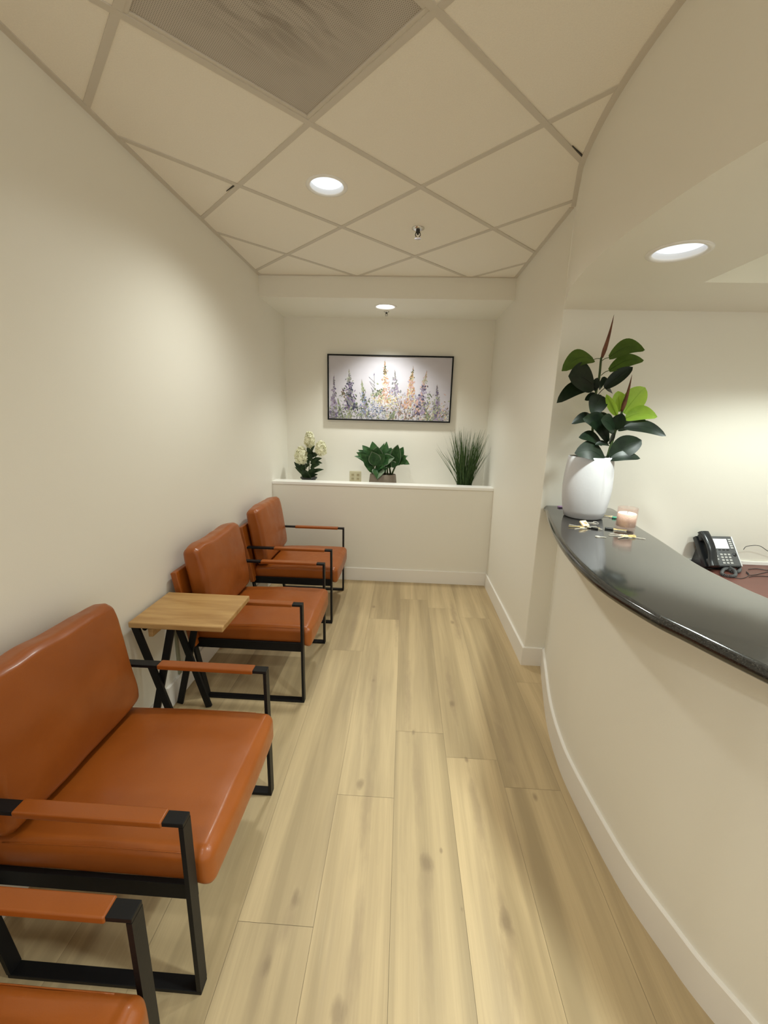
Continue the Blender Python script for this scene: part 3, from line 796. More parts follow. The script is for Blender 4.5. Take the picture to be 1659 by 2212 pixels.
# ------------------------------------------------------------------ rubber plant in the white pot
PC = (.937, 2.118)
rp_ = thing('potted_rubber_plant', 'tall rubber plant in a white dented pot on the granite counter', 'plant', (PC[0], PC[1], CT))
def dent(th, z):
    z0 = max(0, min(1, z/.31)); k = math.sin(PI*(z0*.8+.2))**.6 if z0 < 1 else .6
    def g(c, wd):
        d = (th-c+PI) % (2*PI)-PI; return math.exp(-(d/wd)**2)
    return 1-.24*min(1, z0*1.15)*g(math.radians(-58), .24)-.10*z0*g(math.radians(100), .4)+.02*math.sin(2*th+.5)
bm = bmesh.new()
lathe(bm, [(0, 0), (.078, 0), (.093, .006), (.103, .04), (.112, .10), (.116, .16), (.114, .22), (.108, .28), (.104, .308), (.101, .311), (.098, .307), (.102, .26), (.10, .25), (0, .25)], n=72, mod=dent)
obj('pot', bm, M['white_pot'], rp_, smooth=True)
bm = bmesh.new(); lathe(bm, [(0, .262), (.088, .258), (.088, .252), (0, .252)], n=40, mod=dent); obj('soil', bm, M['soil'], rp_)
def cp(x, y, dep):    # crop measurement -> local coordinates of the plant
    p = ony(1190+x/6.381, 670+y/6.381, dep); return p-Vector((PC[0], PC[1], CT))
PPM = 2.35/FPX/6.381  # metres per crop unit at the plant's distance
YC = 2.118
def mk_stem(pts, r0, r1):
    bm = bmesh.new(); P = spline([cp(*q) for q in pts], 8)
    tube(bm, P, [r0+(r1-r0)*i/(len(P)-1) for i in range(len(P))], 10)
    return bm
bs1 = mk_stem([(590, 2200, YC+.03), (575, 1900, YC+.04), (575, 1640, YC+.04), (615, 1180, YC+.03), (665, 930, YC+.02), (690, 690, YC+.02), (705, 640, YC+.02)], .0065, .0048)
st1 = obj('stem', bs1, M['stem'], rp_, smooth=True)
bs2 = mk_stem([(765, 2200, YC-.01), (775, 2050, YC-.02), (850, 1790, YC-.02), (900, 1630, YC-.02), (975, 1420, YC-.01), (985, 1370, YC-.01)], .0068, .005)
st2 = obj('stem', bs2, M['stem'], rp_, smooth=True)
def leaves(name, st, mat, items):
    bm = bmesh.new()
    for it in items:
        (bx, by, bd), (tx, ty, td), w, arch, nh, fold = it[:6]
        B, T = cp(bx, by, YC+bd), cp(tx, ty, YC+td)
        leaf(bm, B, T, w*PPM, nh, arch, fold, droop=(0, 0, 1), nseg=12)
        if len(it) > 6:
            S0 = cp(it[6][0], it[6][1], YC+it[6][2]); tube(bm, spline([S0, (S0+B)/2+Vector((0, 0, .004)), B], 4), .0016, 6)
        tube(bm, [B+(T-B)*k/8+Vector((0, 0, arch*(T-B).length*math.sin(PI*k/8))) for k in range(9)], [.0014*(1-k/9) for k in range(9)], 5)
    return obj(name, bm, mat, st, smooth=True)
UPV, FR, FU, FL, FRT = (0, -.3, 1), (0, -1, .15), (0, -.8, .6), (-.5, -.8, .3), (.5, -.8, .3)
FD = (0, -.8, -.6)
lf = leaves('upper_leaf_pair', st1, M['leaf_olive'], [
    ((590, 680, .0), (148, 840, -.03), 215, .20, (0, -.9, .5), .10, (700, 675, .02)),
    ((800, 655, .0), (1295, 548, -.04), 200, .22, (0, -.9, .5), .10, (700, 700, .02)),
    ((800, 832, .0), (1280, 690, .02), 165, .13, (0, -.9, .45), .10, (690, 900, .02))])
lf['label'] = 'lighter olive green leaves'
leaves('foliage', st1, M['leaf_dark'], [
    ((740, 1075, .0), (1130, 785, -.02), 150, .05, (.2, -.8, .55), .25, (640, 1180, .03)),
    ((590, 1040, .0), (240, 910, -.08), 340, .10, (0, -.95, .3), .10, (625, 1130, .03)),
    ((560, 1070, .01), (80, 1280, -.03), 190, .16, (0, -.8, .6), .12, (625, 1140, .03)),
    ((700, 1180, .0), (570, 1455, -.06), 215, .10, (-.1, -.9, .2), .14, (650, 1180, .03)),
    ((660, 1185, .02), (465, 1240, .03), 105, .12, (0, -.8, .5), .1),
    ((690, 1080, -.01), (700, 930, -.07), 130, .05, (0, -.9, .3), .15),
    ((745, 1080, .03), (760, 925, .06), 90, .03, (.3, -.9, .2), .2),
    ((760, 1090, .05), (850, 1150, .10), 100, .1, (0, -.8, .5), .1),
    ((600, 1110, .02), (640, 930, .02), 90, .04, (-.3, -.9, .2), .2)])
yl = leaves('young_leaf', st2, M['leaf_young'], [
    ((905, 1450, -.02), (765, 1160, -.05), 95, .02, (-.6, -.6, .2), .5),
    ((950, 1400, .01), (925, 1115, .03), 200, .02, (.15, -.95, .1), .18),
    ((1005, 1420, -.01), (1300, 1065, .03), 255, .05, (0, -.95, .25), .14),
    ((1020, 1495, -.02), (1468, 1470, -.06), 190, .17, (0, -.85, .5), .12, (975, 1470, -.01))])
yl['label'] = 'bright yellow-green new leaves'
leaves('foliage', st2, M['leaf_dark'], [
    ((660, 1590, .0), (283, 1568, -.04), 150, .22, (0, -.8, .6), .14),
    ((790, 1810, -.03), (440, 1490, -.09), 210, .20, (-.2, -.85, .4), .14, (860, 1740, -.02)),
    ((850, 1690, .02), (540, 1470, .05), 190, .22, (.1, -.8, .5), .10),
    ((875, 1650, -.05), (690, 1510, -.11), 200, .10, (0, -.9, .4), .10, (900, 1640, -.02)),
    ((880, 1640, -.04), (985, 1425, -.08), 155, .03, (-.3, -.9, .2), .16, (900, 1650, -.02)),
    ((940, 1640, .02), (1305, 1510, .07), 140, .05, (0, -.7, .7), .1, (890, 1670, -.02)),
    ((1010, 1615, -.04), (1588, 1735, -.10), 165, .12, (0, -.85, .5), .10, (900, 1660, -.02)),
    ((930, 1665, .0), (1150, 1630, .03), 75, .08, (0, -.6, .8), .1),
    ((700, 1850, -.03), (383, 1755, -.08), 150, .14, (-.1, -.85, .5), .12, (820, 1840, -.02)),
    ((745, 2065, -.05), (325, 1972, -.11), 245, .16, (0, -.9, .45), .10, (780, 1990, -.02)),
    ((815, 2040, -.05), (1250, 1790, -.07), 250, .10, (-.05, -.9, .4), .22, (830, 1890, -.02)),
    ((810, 2060, -.06), (1232, 2045, -.10), 130, .12, (0, -.8, .6), .12),
    ((800, 1860, -.03), (610, 1855, -.07), 75, .1, (0, -.8, .6), .1),
    ((820, 1840, -.02), (850, 1690, -.06), 95, .03, (.3, -.9, .1), .2)])
def sheath(bx, by, tx, ty, w, st, dep):
    bm = bmesh.new(); A, B = cp(bx, by, YC+dep), cp(tx, ty, YC+dep-.01); n = 10
    P = [A+(B-A)*k/n+Vector((.004*math.sin(PI*k/n), 0, 0)) for k in range(n+1)]
    rr = [w/2*PPM*(.55+.45*math.sin(PI*min(1, (k/n)*2.5)) if k/n < .2 else (1-(k/n-.2)/.8)**.9)+.0004 for k in range(n+1)]
    tube(bm, P, rr, 10); o = obj('leaf_sheath', bm, M['sheath'], st, smooth=True); o['label'] = 'reddish pointed leaf sheath'
sheath(703, 655, 870, 62, 46, st1, .02); sheath(975, 1395, 1118, 888, 46, st2, -.01)

# ------------------------------------------------------------------ plants on the alcove ledge
# cream hydrangea
hc = ony(667, 1034, 3.95); hx = hc.x
hy_ = thing('hydrangea', 'potted cream white cone hydrangea at the left end of the alcove ledge', 'plant', (hx, 3.95, ZP))
bm = bmesh.new(); lathe(bm, [(0, 0), (.058, 0), (.070, .055), (.082, .060), (.080, .072), (.068, .072), (.066, .062), (0, .062)], n=32); obj('pot', bm, M['darkpot'], hy_, smooth=True)
rh = random.Random(4)
def hl(px, py, dep): p = ony(px, py, dep); return p-Vector((hx, 3.95, ZP))
K = 1659/100.
def hcp(x, y, d=0): return hl(620+x/K, 920+y/K, 3.95+d)
bm = bmesh.new()
stems = [((760, 1900), (800, 1300), (770, 300)), ((740, 1900), (640, 1500), (520, 950)), ((790, 1900), (900, 1400), (1200, 760))]
for a, b, c in stems: tube(bm, spline([hcp(*a), hcp(*b), hcp(*c)], 6), .004, 6)
obj('stem', bm, M['stem'], hy_, smooth=True)
bm = bmesh.new()
for (bx, by, tx, ty, w, d) in [(560, 1700, 250, 1290, 160, -.03), (560, 1750, 270, 1470, 90, -.05), (780, 1750, 1330, 1560, 150, -.03), (800, 1850, 1110, 1740, 130, -.02), (830, 1500, 1180, 1390, 200, -.06), (830, 1350, 1260, 1160, 180, -.02), (830, 1350, 1270, 1340, 160, -.04), (780, 1350, 700, 1250, 200, -.06), (780, 1250, 870, 1000, 200, -.04), (800, 1050, 1000, 700, 120, -.02), (790, 1000, 740, 700, 120, -.01), (860, 1100, 1120, 1030, 190, -.03), (900, 1060, 900, 900, 140, .0), (700, 1900, 560, 1560, 260, -.06), (760, 1900, 720, 1600, 420, -.09), (800, 1880, 960, 1500, 240, -.07), (640, 1600, 470, 1380, 210, -.05), (700, 1500, 620, 1420, 220, -.07), (850, 1700, 1040, 1560, 200, -.06), (780, 1100, 740, 860, 150, .02), (700, 1700, 470, 1620, 200, .03), (800, 1700, 980, 1650, 220, .05), (700, 1500, 640, 1360, 260, .06), (820, 1250, 960, 1200, 220, .06)]:
    B, T = hcp(bx, by, d*.3), hcp(tx, ty, d); sc = 4.3/FPX/K
    leaf(bm, B, T, w*sc, (rh.uniform(-.4, .4), -.8, .5), .08, .2, 0, 8, 'lance', 0, (0, 0, 1))
obj('foliage', bm, M['hyd_leaf'], hy_, smooth=True)
for (cx, cy, rx, ry, tilt, d) in [(800, 480, 190, 260, 0, 0), (510, 1050, 250, 290, .4, -.02), (1210, 800, 220, 230, -.5, -.02)]:
    bm = bmesh.new(); sc = 4.3/FPX/K; C = hcp(cx, cy, d)
    for i in range(230):
        a = rh.uniform(0, 2*PI); ph_ = math.acos(rh.uniform(-1, 1)); rr = rh.uniform(.70, 1.08)
        k = .62+.38*(1-(math.cos(ph_)+1)/2)      # cone: narrower to the top
        p = Vector((math.sin(ph_)*math.cos(a)*rx*sc*k, math.sin(ph_)*math.sin(a)*rx*sc*k, math.cos(ph_)*ry*sc))*rr
        nrm = Vector((p.x, p.y, p.z*.6)).normalized()
        rot = nrm.to_track_quat('Z', 'Y').to_matrix()
        for q in range(4):
            an = q*PI/2+rh.uniform(-.2, .2); s = .0135*rh.uniform(.8, 1.25)
            pts = [rot @ Vector((0, 0, 0)), rot @ Vector((math.cos(an-.55)*s, math.sin(an-.55)*s, .003)), rot @ Vector((math.cos(an)*s*1.25, math.sin(an)*s*1.25, .005)), rot @ Vector((math.cos(an+.55)*s, math.sin(an+.55)*s, .003))]
            bm.faces.new([bm.verts.new(C+p+t_) for t_ in pts])
    # inner mass of closed buds
    r = bmesh.ops.create_icosphere(bm, subdivisions=3, radius=1)
    for v in r['verts']:
        n_ = mnoise.noise(v.co*4+Vector((cx, 0, 0)))
        z_ = v.co.z; k = .55+.35*(1-(z_+1)/2)
        v.co = C+Vector((v.co.x*rx*sc*k, v.co.y*rx*sc*k, z_*ry*sc*.85))*(.70+.14*n_)
    obj('flower_head', bm, M['hyd_flower'], hy_, recalc=False)

# broad leaved plant in a grey pot
lc = ony(827, 1030, 3.93); lx = lc.x
lp_ = thing('broad_leaved_plant', 'bushy broad-leaved green plant in a low grey pot at the middle of the alcove ledge', 'plant', (lx, 3.93, ZP))
bm = bmesh.new(); lathe(bm, [(0, 0), (.130, 0), (.138, .010), (.124, .124), (.120, .128), (.114, .122), (.116, .108), (0, .106)], n=48, mod=lambda th, z: 1 if True else 1)
for v in bm.verts: v.co.y *= .62
obj('pot', bm, M['grey_pot'], lp_, smooth=True)
bm = bmesh.new(); lathe(bm, [(0, .112), (.114, .111)], n=40)
for v in bm.verts: v.co.y *= .62
obj('soil', bm, M['soil'], lp_)
K2 = 1659/150.
def lcp(x, y, d=0): return ony(750+x/K2, 940+y/K2, 3.93+d)-Vector((lx, 3.93, ZP))
sc2 = 4.25/FPX/K2
bmS = bmesh.new(); bmL = bmesh.new(); bmP = bmesh.new(); bmE = bmesh.new()
for (bx, by, tx, ty, d) in [(620, 930, 640, 700, -.02), (660, 940, 700, 720, .0), (900, 950, 920, 700, .02), (960, 960, 960, 760, .0), (1060, 950, 1150, 740, .0), (1040, 950, 1000, 700, .04), (740, 940, 760, 720, .05)]:
    tube(bmS, [lcp(bx, by, d), lcp(tx, ty, d)], .008, 8)
obj('stem', bmS, M['stem'], lp_, smooth=True)
LV = [(640, 760, 170, 500, 150, -.02), (620, 740, 220, 410, 190, -.04), (640, 720, 260, 350, 200, .02), (640, 700, 360, 240, 220, .04), (600, 760, 330, 440, 210, -.05), (690, 700, 600, 150, 230, .03), (700, 700, 480, 330, 260, -.04), (690, 730, 600, 410, 240, -.07), (700, 720, 720, 280, 260, -.03), (740, 700, 890, 190, 130, .05), (720, 720, 900, 440, 200, -.07), (800, 700, 830, 260, 220, .04), (900, 720, 940, 150, 150, .06), (880, 700, 1060, 300, 280, .03), (820, 680, 1130, 550, 230, -.06), (840, 690, 1070, 600, 180, -.05), (960, 760, 1200, 300, 280, .03), (1150, 760, 1210, 240, 230, -.05), (1180, 740, 1340, 280, 220, -.02), (1220, 680, 1390, 480, 240, -.05), (1300, 640, 1490, 700, 130, -.03), (1130, 770, 1060, 630, 130, -.05), (1000, 790, 1010, 560, 260, .02), (640, 880, 450, 770, 160, -.05), (700, 800, 890, 740, 190, -.07), (760, 800, 720, 1060, 240, -.10), (860, 900, 790, 730, 200, -.06), (600, 800, 400, 560, 220, .03), (1100, 740, 1120, 420, 260, .0), (1150, 730, 1300, 420, 260, .04), (960, 700, 880, 420, 260, .01), (620, 800, 500, 560, 230, -.03), (1180, 720, 1450, 490, 120, .03)]
for i, (bx, by, tx, ty, w, d) in enumerate(LV):
    nh = (rh.uniform(-.35, .35), -.85, .45)
    tgt = bmE if i in (2, 3, 25, 30, 14) and False else bmL
    leaf(tgt, lcp(bx, by, d*.3), lcp(tx, ty, d), w*sc2, nh, .10, .28, 0, 9, 'lance', rh.uniform(-.3, .3), (0, -.3, 1))
    if i in (7, 8, 14, 15, 17, 21, 25): # pale rims on a few leaves
        leaf(bmP, lcp(bx, by, d*.3+.004), lcp(tx, ty-14, d+.002), w*sc2*1.16, nh, .10, .28, 0, 9, 'lance', 0, (0, -.3, 1))
obj('foliage', bmL, M['leafy'], lp_, smooth=True)
o = obj('pale_foliage', bmP, M['leafy_pale'], lp_, smooth=True); o['label'] = 'paler leaf edges'
bmE.free()

# grass tuft
gc = ony(1003, 1044, 3.95); gx = gc.x
gr = thing('grass_plant', 'tall tuft of fine green grass blades at the right end of the alcove ledge', 'plant', (gx, 3.95, ZP))
bm = bmesh.new(); lathe(bm, [(0, 0), (.066, 0), (.074, .045), (.070, .05), (0, .05)], n=28); obj('base', bm, M['darkpot'], gr, smooth=True)
rg = random.Random(9); bm = bmesh.new()
for i in range(270):
    a = rg.uniform(0, 2*PI); r0 = .07*math.sqrt(rg.random()); th = abs(rg.gauss(0, .17)) if i > 50 else rg.uniform(.25, .62)
    az = a+rg.gauss(0, .5); L = rg.uniform(.34, .56) if th < .3 else rg.uniform(.30, .44)
    d = Vector((math.sin(th)*math.cos(az), math.sin(th)*math.sin(az)*.75, math.cos(th)))
    b = Vector((r0*math.cos(a), r0*math.sin(a), .045)); nseg = 6; w = rg.uniform(.0022, .0040)
    s = d.cross(Vector((rg.uniform(-1, 1), rg.uniform(-1, 1), .1))).normalized(); cur = rg.uniform(0, .05)
    prev = None
    for k in range(nseg+1):
        q = k/nseg; c = b+d*(L*q)+Vector((math.cos(az), math.sin(az), -.5))*(cur*q*q)
        c.x = max(-.30, min(.215, c.x)); c.y = min(.26, c.y)
        ww = w*(1-q)**.6+.00035; cur_ = (bm.verts.new(c-s*ww), bm.verts.new(c+s*ww))
        if prev: bm.faces.new((prev[0], prev[1], cur_[1], cur_[0]))
        prev = cur_
obj('blades', bm, M['grass'], gr)

# ------------------------------------------------------------------ candle
cc = onz(1349, 1139, CT); CX, CY = 1.043, 1.905
cd = thing('candle', 'pink glass jar candle on the granite counter beside the white plant pot', 'candle', (CX, CY, CT))
bm = bmesh.new(); lathe(bm, [(0, .0005), (.040, .0005), (.043, .004), (.043, .098), (.0415, .100), (.040, .098), (.040, .012), (.036, .008), (0, .008)], n=40); obj('glass_jar', bm, M['candle_glass'], cd, smooth=True)
bm = bmesh.new(); lathe(bm, [(0, .0125), (.0388, .0125), (.0392, .07), (.036, .074), (.02, .072), (0, .071)], n=40); wx = obj('wax', bm, M['wax'], cd, smooth=True)
bm = bmesh.new(); tube(bm, [(0, 0, .071), (.001, 0, .082)], .001, 6); obj('wick', bm, M['slot'], cd)

# ------------------------------------------------------------------ keys on the counter
def key_mesh(L=.055, head=.011, hole=True, kind=0):
    bm = bmesh.new(); n = 20; t = .0015
    # bow with a hole
    outer = [(head*(1.0 if kind == 0 else 1.15)*math.cos(i*2*PI/n), head*math.sin(i*2*PI/n)) for i in range(n)]
    innr = [(-head*.45+head*.28*math.cos(i*2*PI/n), head*.28*math.sin(i*2*PI/n)) for i in range(n)]
    for z in (-t, t):
        es = []
        for lp in (outer, innr):
            vs = [bm.verts.new((x, y, z)) for x, y in lp]; es += [bm.edges.new((vs[i], vs[(i+1) % n])) for i in range(n)]
        bmesh.ops.triangle_fill(bm, use_beauty=True, edges=es)
    for lp in (outer, innr):
        a = [bm.verts.new((x, y, -t)) for x, y in lp]; b = [bm.verts.new((x, y, t)) for x, y in lp]
        for i in range(n): bm.faces.new((a[i], a[(i+1) % n], b[(i+1) % n], b[i]))
    # toothed blade
    x0 = head*.85; pr = [(x0, -.0035), (x0, .0035), (L-.004, .0035), (L, .001)]
    k = 6; zz = []
    for i in range(k+1):
        x = L-.001-(L-x0-.008)*i/k; zz += [(x, -.0035+(.0022 if i % 2 == 0 else .0006))]
    pr += zz+[(x0+.005, -.0035)]
    a = [bm.verts.new((x, y, -t*.8)) for x, y in pr]; b = [bm.verts.new((x, y, t*.8)) for x, y in pr]; m_ = len(pr)
    for i in range(m_): bm.faces.new((a[i], a[(i+1) % m_], b[(i+1) % m_], b[i]))
    bm.faces.new(a[::-1]); bm.faces.new(b)
    bmesh.ops.remove_doubles(bm, verts=bm.verts, dist=1e-6)
    return bm
def put(bm, x, y, z, rz, tilt=0, roll=0):
    bmesh.ops.transform(bm, matrix=Matrix.Translation((x, y, z)) @ Matrix.Rotation(rz, 4, 'Z') @ Matrix.Rotation(tilt, 4, 'Y') @ Matrix.Rotation(roll, 4, 'X'), verts=bm.verts); return bm
def ring(bm, cx, cy, z, r, t=.0009, tilt=0, az=0):
    n = 28; Mx = Matrix.Translation((cx, cy, z)) @ Matrix.Rotation(az, 4, 'Z') @ Matrix.Rotation(tilt, 4, 'X')
    tube(bm, [Mx @ Vector((r*math.cos(i*2*PI/n), r*math.sin(i*2*PI/n), 0)) for i in range(n+1)], t, 6, False)
# bunch with cream tag in front of the pot
def bunch(px, py, label, spec, rr=.012, name='key_bunch'):
    p = onz(px, py, CT); t = thing(name, label, 'keys', (p.x, p.y, CT))
    bm = bmesh.new(); ring(bm, 0, 0, .0045, rr, .001, .22, .5); obj('ring', bm, M['steel'], t, smooth=True)
    for i, (mat, L, head, rz, off, z, tilt) in enumerate(spec):
        bm = put(key_mesh(L, head, kind=i % 2), off[0], off[1], z, rz, tilt); obj('key', bm, M[mat], t)
    return t
b1 = bunch(1262, 1140, 'bunch of brass and steel keys with a cream tag in front of the white pot', [
    ('brass', .056, .011, PI-.05, (-.016, .0, ), .0035, -.02), ('steel', .054, .011, PI+.5, (-.012, -.012), .0020, 0),
    ('steel', .056, .011, -.62, (.020, -.004), .0060, .03), ('brass', .052, .010, -.30, (.018, .006), .0030, 0),
    ('steel', .052, .011, .15, (.016, .014), .0018, 0), ('steel', .05, .010, PI-.6, (-.012, .016), .0018, 0)], .013)
bm = bmesh.new(); rbox(bm, (.019, .0165, .0045), .003, (2, 2, 1)); put(bm, .004, .014, .0165, .45, 0, .62); tg = obj('tag', bm, M['tagpaper'], b1, smooth=True)
bm = bmesh.new()
for i in range(3): box(bm, -.004+.006*i, -.0005+.006*i, -.008, .008-.003*(i % 2), .0046, .0049)
put(bm, .004, .014, .0165, .45, 0, .62); obj('print', bm, M['ink'], tg)
bm = bmesh.new(); rbox(bm, (.020, .006, .0035), .0025, (2, 1, 1)); put(bm, .036, -.014, .0042, -.62); obj('key_head', bm, M['darkpot'], b1, smooth=True)
bunch(1287, 1131, 'small round key ring with one key beside the foot of the white pot', [('steel', .042, .009, PI-.15, (-.012, 0), .002, 0)], .012)
p = onz(1291, 1160, CT)
bm = put(key_mesh(.034, .010), 0, 0, .0016, -.25); o = obj('key', bm, M['steel'])
o.location = (p.x, p.y, CT); tag(o, 'single small loose steel key lying apart toward the counter edge', 'key')
b2 = bunch(1352, 1160, 'bunch of steel keys and one wide brass-headed key in front of the pink candle', [
    ('brass', .050, .015, PI+.10, (.026, .0), .0050, .0), ('steel', .054, .011, PI+.55, (-.004, -.004), .0035, 0),
    ('steel', .056, .011, PI-.1, (-.012, .006), .0020, 0), ('brass', .050, .010, .25, (.004, .012), .0030, 0),
    ('steel', .06, .010, -.35, (.012, -.006), .0020, 0), ('steel', .05, .010, PI-.5, (-.010, .010), .0050, 0)], .012)
p = onz(1322, 1145, CT); kb = thing('car_key', 'black-headed key with steel blade lying just left of the candle', 'key', (p.x, p.y, CT))
bm = bmesh.new(); rbox(bm, (.017, .0095, .0042), .0035, (2, 2, 1)); put(bm, -.010, .008, .0044, -.42); obj('key_head', bm, M['darkpot'], kb, smooth=True)
bm = put(key_mesh(.05, .006), .008, -.001, .0022, -.42); obj('key_blade', bm, M['steel'], kb)
bm = put(key_mesh(.052, .009), .012, .004, .0040, -.30); obj('key', bm, M['brass'], kb)
p = onz(1217, 1094, CT); p.x = max(p.x, .885); pk = bunch(1216, 1096.5, 'keys with a purple tag left of the white pot', [('steel', .045, .009, -.2, (.010, -.004), .0025, 0), ('steel', .040, .009, .5, (.006, .006), .0018, 0)], .009)
bm = bmesh.new(); rbox(bm, (.016, .011, .004), .003, (2, 2, 1)); put(bm, -.014, -.004, .0055, .2); obj('tag', bm, M['pot_purple'], pk, smooth=True)
gk = bunch(1323, 1118, 'keys with a small green tag between the white pot and the candle', [('steel', .04, .009, PI-.4, (-.008, .0), .002, 0), ('brass', .038, .009, PI-.9, (-.006, .008), .0035, 0)], .010)
bm = bmesh.new(); rbox(bm, (.012, .009, .004), .003, (2, 2, 1)); put(bm, .004, -.016, .0045, -.3); obj('tag', bm, M['pot_green'], gk, smooth=True)

# ------------------------------------------------------------------ telephone
DZ = .735
ph_o = Vector((1.803, 2.258, DZ)); tp = thing('telephone', 'black office desk telephone with handset and lit display on the reddish desk', 'telephone', ph_o, math.radians(4)); ang = math.radians(52)
Mp = Matrix.Translation((0, 0, .020)) @ Matrix.Rotation(ang, 4, 'X')
def pbox(x0, x1, y0, y1, z0, z1, bev=.003):
    bm = bmesh.new(); box(bm, x0, x1, y0, y1, z0, z1, bev); bmesh.ops.transform(bm, matrix=Mp, verts=bm.verts); return bm
obj('body', pbox(-.105, .105, 0, .185, -.018, .010, .006), M['phone'], tp, auto=40)
fp = obj('faceplate', pbox(-.038, .098, .006, .180, .0095, .0135, .003), M['phone_grey'], tp, auto=40)
obj('edge_strip', pbox(.0985, .106, .004, .182, -.004, .0135, .002), M['silver'], tp, auto=40)
obj('screen', pbox(-.026, .064, .108, .166, .0130, .0150, .001), M['screen'], tp)
for r in range(4):
    for c in range(3):
        x = .004+c*.022; y = .022+r*.0165
        obj('key', pbox(x-.0075, x+.0075, y-.0055, y+.0055, .0135, .0165, .0015), M['key_cap'], tp)
for r in range(2):
    obj('key', pbox(-.030, -.018, .038+r*.018, .048+r*.018, .0135, .0165, .0015), M['key_cap'], tp)
for c in range(4):
    x = -.020+c*.0235; obj('soft_key', pbox(x-.007, x+.007, .0965, .1015, .0135, .016, .001), M['phone'], tp)
for r in range(5):
    y = .112+r*.0125; obj('line_key', pbox(.072, .088, y-.004, y+.004, .0135, .016, .001), M['silver'], tp)
bm = bmesh.new(); lathe(bm, [(0, .0165), (.010, .0165), (.0115, .0135)], .082, .072, 20); bmesh.ops.transform(bm, matrix=Mp, verts=bm.verts); obj('navigation_key', bm, M['phone'], tp, smooth=True)
# handset: bowed bar with ear and mouth pieces
bm = bmesh.new()
hp = [(-.075, -.004, .030), (-.075, .03, .036), (-.075, .075, .050), (-.075, .12, .053), (-.075, .165, .046), (-.075, .198, .034)]
P = spline(hp, 6); rows = []
for i, c in enumerate(P):
    k = i/(len(P)-1); w = .0215+.005*abs(2*k-1)**2; hh = .011+.006*abs(2*k-1)**2
    rows.append([bm.verts.new(c+Vector((w*math.copysign(abs(math.cos(a))**.55, math.cos(a)), 0, hh*math.copysign(abs(math.sin(a))**.55, math.sin(a))))) for a in [j*2*PI/20 for j in range(20)]])
for A, B in zip(rows, rows[1:]):
    for j in range(20): bm.faces.new((A[j], A[(j+1) % 20], B[(j+1) % 20], B[j]))
bm.faces.new(rows[0][::-1]); bm.faces.new(rows[-1])
box(bm, -.098, -.052, .004, .044, .012, .030, .006); box(bm, -.098, -.052, .148, .190, .012, .034, .006)
bmesh.ops.transform(bm, matrix=Mp, verts=bm.verts); obj('handset', bm, M['phone'], tp, auto=50)
bm = bmesh.new(); v = []
slabp = [(.022, .0), (.122, .0), (.098, .112), (.080, .114)]
for x in (-.09, .07):
    v.append([bm.verts.new((x, a, b)) for a, b in slabp])
for i in range(4): bm.faces.new((v[0][i], v[0][(i+1) % 4], v[1][(i+1) % 4], v[1][i]))
bm.faces.new(v[0][::-1]); bm.faces.new(v[1]); obj('stand', bm, M['phone'], tp)
# coiled cord
def coil(path, r, pitch, tr, sub=12):
    P = spline(path, 30); out = []; acc = 0; L = 0
    for i in range(1, len(P)):
        a, b = P[i-1], P[i]; d = b-a; l = d.length; d.normalize(); s = d.cross(Vector((0, 0, 1))).normalized(); t = s.cross(d)
        n = max(1, int(l/pitch*sub))
        for k in range(n):
            an = (L+l*k/n)/pitch*2*PI; out.append(a+(b-a)*k/n+(s*math.cos(an)+t*math.sin(an))*r)
        L += l
    return out
bm = bmesh.new(); zc = .0095
pw_ = [onz(x, y, DZ+.01)-ph_o for x, y in [(1566, 1228), (1570, 1222), (1588, 1220), (1598, 1228), (1594, 1235), (1580, 1234), (1572, 1230), (1562, 1233), (1560, 1240), (1575, 1244), (1588, 1243), (1586, 1236), (1574, 1231)]]
Ri = Matrix.Rotation(-math.radians(4), 3, 'Z')
pw_ = [(lambda v: Vector((v.x, v.y, zc)))(Ri @ Vector((q.x, q.y, 0))) for q in pw_]
for i in (6, 7): pw_[i].z += .006
pw_[-1].z = .024; pw_[-2].z = .018
tube(bm, coil(pw_, .0070, .0062, .0014), .0020, 5); obj('coiled_cord', bm, simple('coil_rubber', (.085, .088, .09, 1), .45), tp, smooth=True)
bm = bmesh.new(); pts = [(lambda v: Vector((v.x, v.y, 0)))(Ri @ (onz(x, y, DZ+.006)-ph_o)) for x, y in [(1508, 1202), (1512, 1212), (1524, 1221), (1545, 1226), (1568, 1227)]]
for q in pts: q.z = .004
tube(bm, spline(pts, 6), .0028, 7); obj('handset_cord', bm, M['cord'], tp, smooth=True)
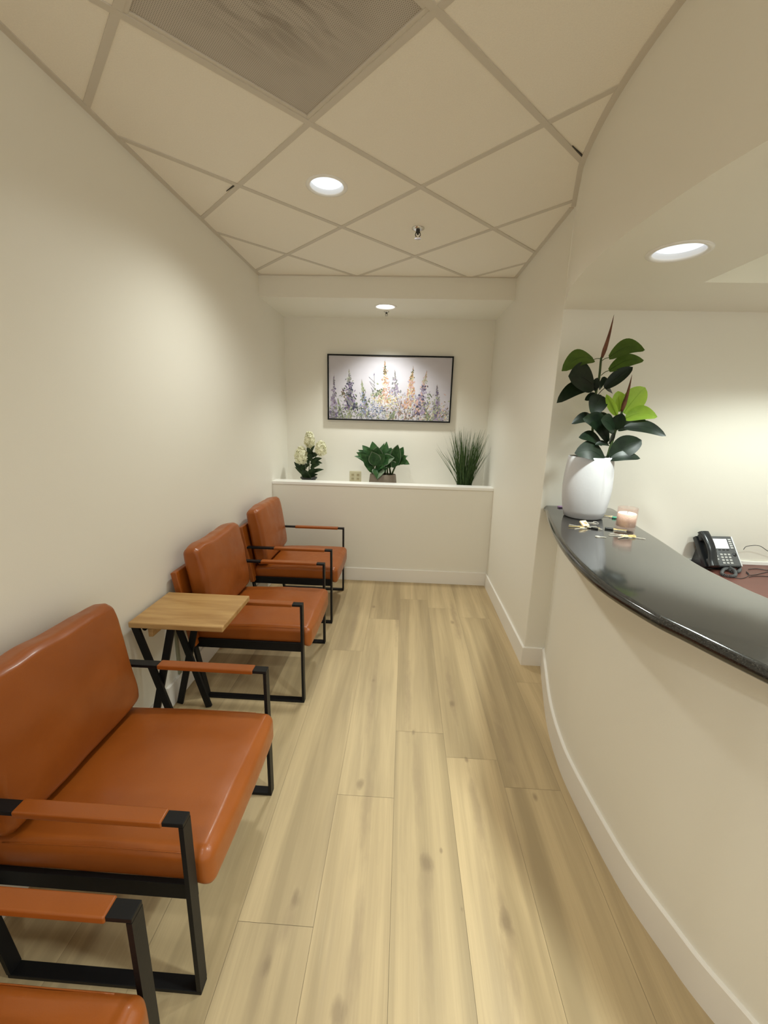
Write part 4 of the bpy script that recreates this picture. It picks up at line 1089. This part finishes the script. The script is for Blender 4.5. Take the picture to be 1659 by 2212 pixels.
# wires on the desk
def wire(name, px, label, z=.0035, r=.0018, free=None):
    pts = [onz(x, y, DZ+z) for x, y in px]; bm = bmesh.new(); o0 = pts[0].copy()
    for q in pts: q.z = DZ+r+.0004
    tube(bm, spline([q-Vector((o0.x, o0.y, DZ)) for q in pts], 8), r, 7)
    o = obj(name, bm, M['cord'], smooth=True); o.location = (o0.x, o0.y, DZ); return tag(o, label, 'cable')
wire('cable', [(1585, 1247), (1600, 1249), (1612, 1246), (1618, 1240), (1612, 1234)], 'thin dark cable looping on the desk in front of the telephone cord')
wire('cable', [(1612, 1237), (1622, 1242), (1645, 1238), (1668, 1232)], 'thin dark cable forking right across the reddish desk toward the frame edge')
wire('cable', [(1618, 1246), (1630, 1244), (1650, 1244), (1672, 1246)], 'thin dark cable lying straight along the desk, lowest of the desk cables')
wire('cable', [(1617, 1229), (1635, 1228), (1655, 1231), (1672, 1232)], 'thin dark cable coming from the right corner of the telephone base')
a = ony(1606, 1187, 2.30); b = ony(1614, 1180, 2.32); c = ony(1640, 1179, 2.34); d = ony(1662, 1192, 2.36); e = Vector((2.35, 2.37, DZ+.01))
bm = bmesh.new(); tube(bm, spline([q-a for q in (a, b, c, d, (d+e)/2, e)], 8), .0018, 7); o = obj('cable', bm, M['cord'], smooth=True); o.location = a
tag(o, 'thin dark cable arching up from the back of the telephone against the wall', 'cable')

# ------------------------------------------------------------------ lights
def spot(name, x, y, z, power, col=(1, .92, .80), size=112, blend=.45, rad=.06, aim=(0, 0, -1)):
    l = bpy.data.lights.new(name, 'SPOT'); l.energy = power; l.color = col; l.spot_size = math.radians(size); l.spot_blend = blend; l.shadow_soft_size = rad
    o = bpy.data.objects.new(name, l); COL.objects.link(o); o.location = (x, y, z)
    o.rotation_euler = Vector(aim).to_track_quat('-Z', 'Y').to_euler(); return o
W1 = (1, 1.03, .96); W2 = (1, 1.10, 1.04)
spot('lamp_beam', *L_MAIN, H-.005, 58, W1, 150, .85, .07)
spot('lamp_beam', *L_ALC, ZA-.005, 60, W1, 115, .72, .06)
spot('lamp_beam', *L_REC, ZS-.005, 66, W2, 98, .6, .06)
spot('lamp_beam', 1.04, .50, ZS-.005, 150, W2, 112, .5, .06)
spot('lamp_beam', 2.05, 1.70, ZS+.25, 62, W2, 125, .5, .06)
spot('lamp_beam', 2.2, .9, ZS+.25, 40, W2, 150, .6, .06)
for x, y in ((-.45, -.3), L_B2, L_B3): spot('lamp_beam', x, y, H-.01, 45, W1, 140, .7, .08)

w = bpy.data.worlds.new('world'); SC.world = w; w.use_nodes = True
w.node_tree.nodes['Background'].inputs[0].default_value = (1, .98, .90, 1)
w.node_tree.nodes['Background'].inputs[1].default_value = 1.08
SC.view_settings.view_transform = 'Standard'; SC.view_settings.look = 'None'; SC.view_settings.gamma = 1; SC.view_settings.exposure = 0.09
SC.cycles.max_bounces = 14; SC.cycles.diffuse_bounces = 8
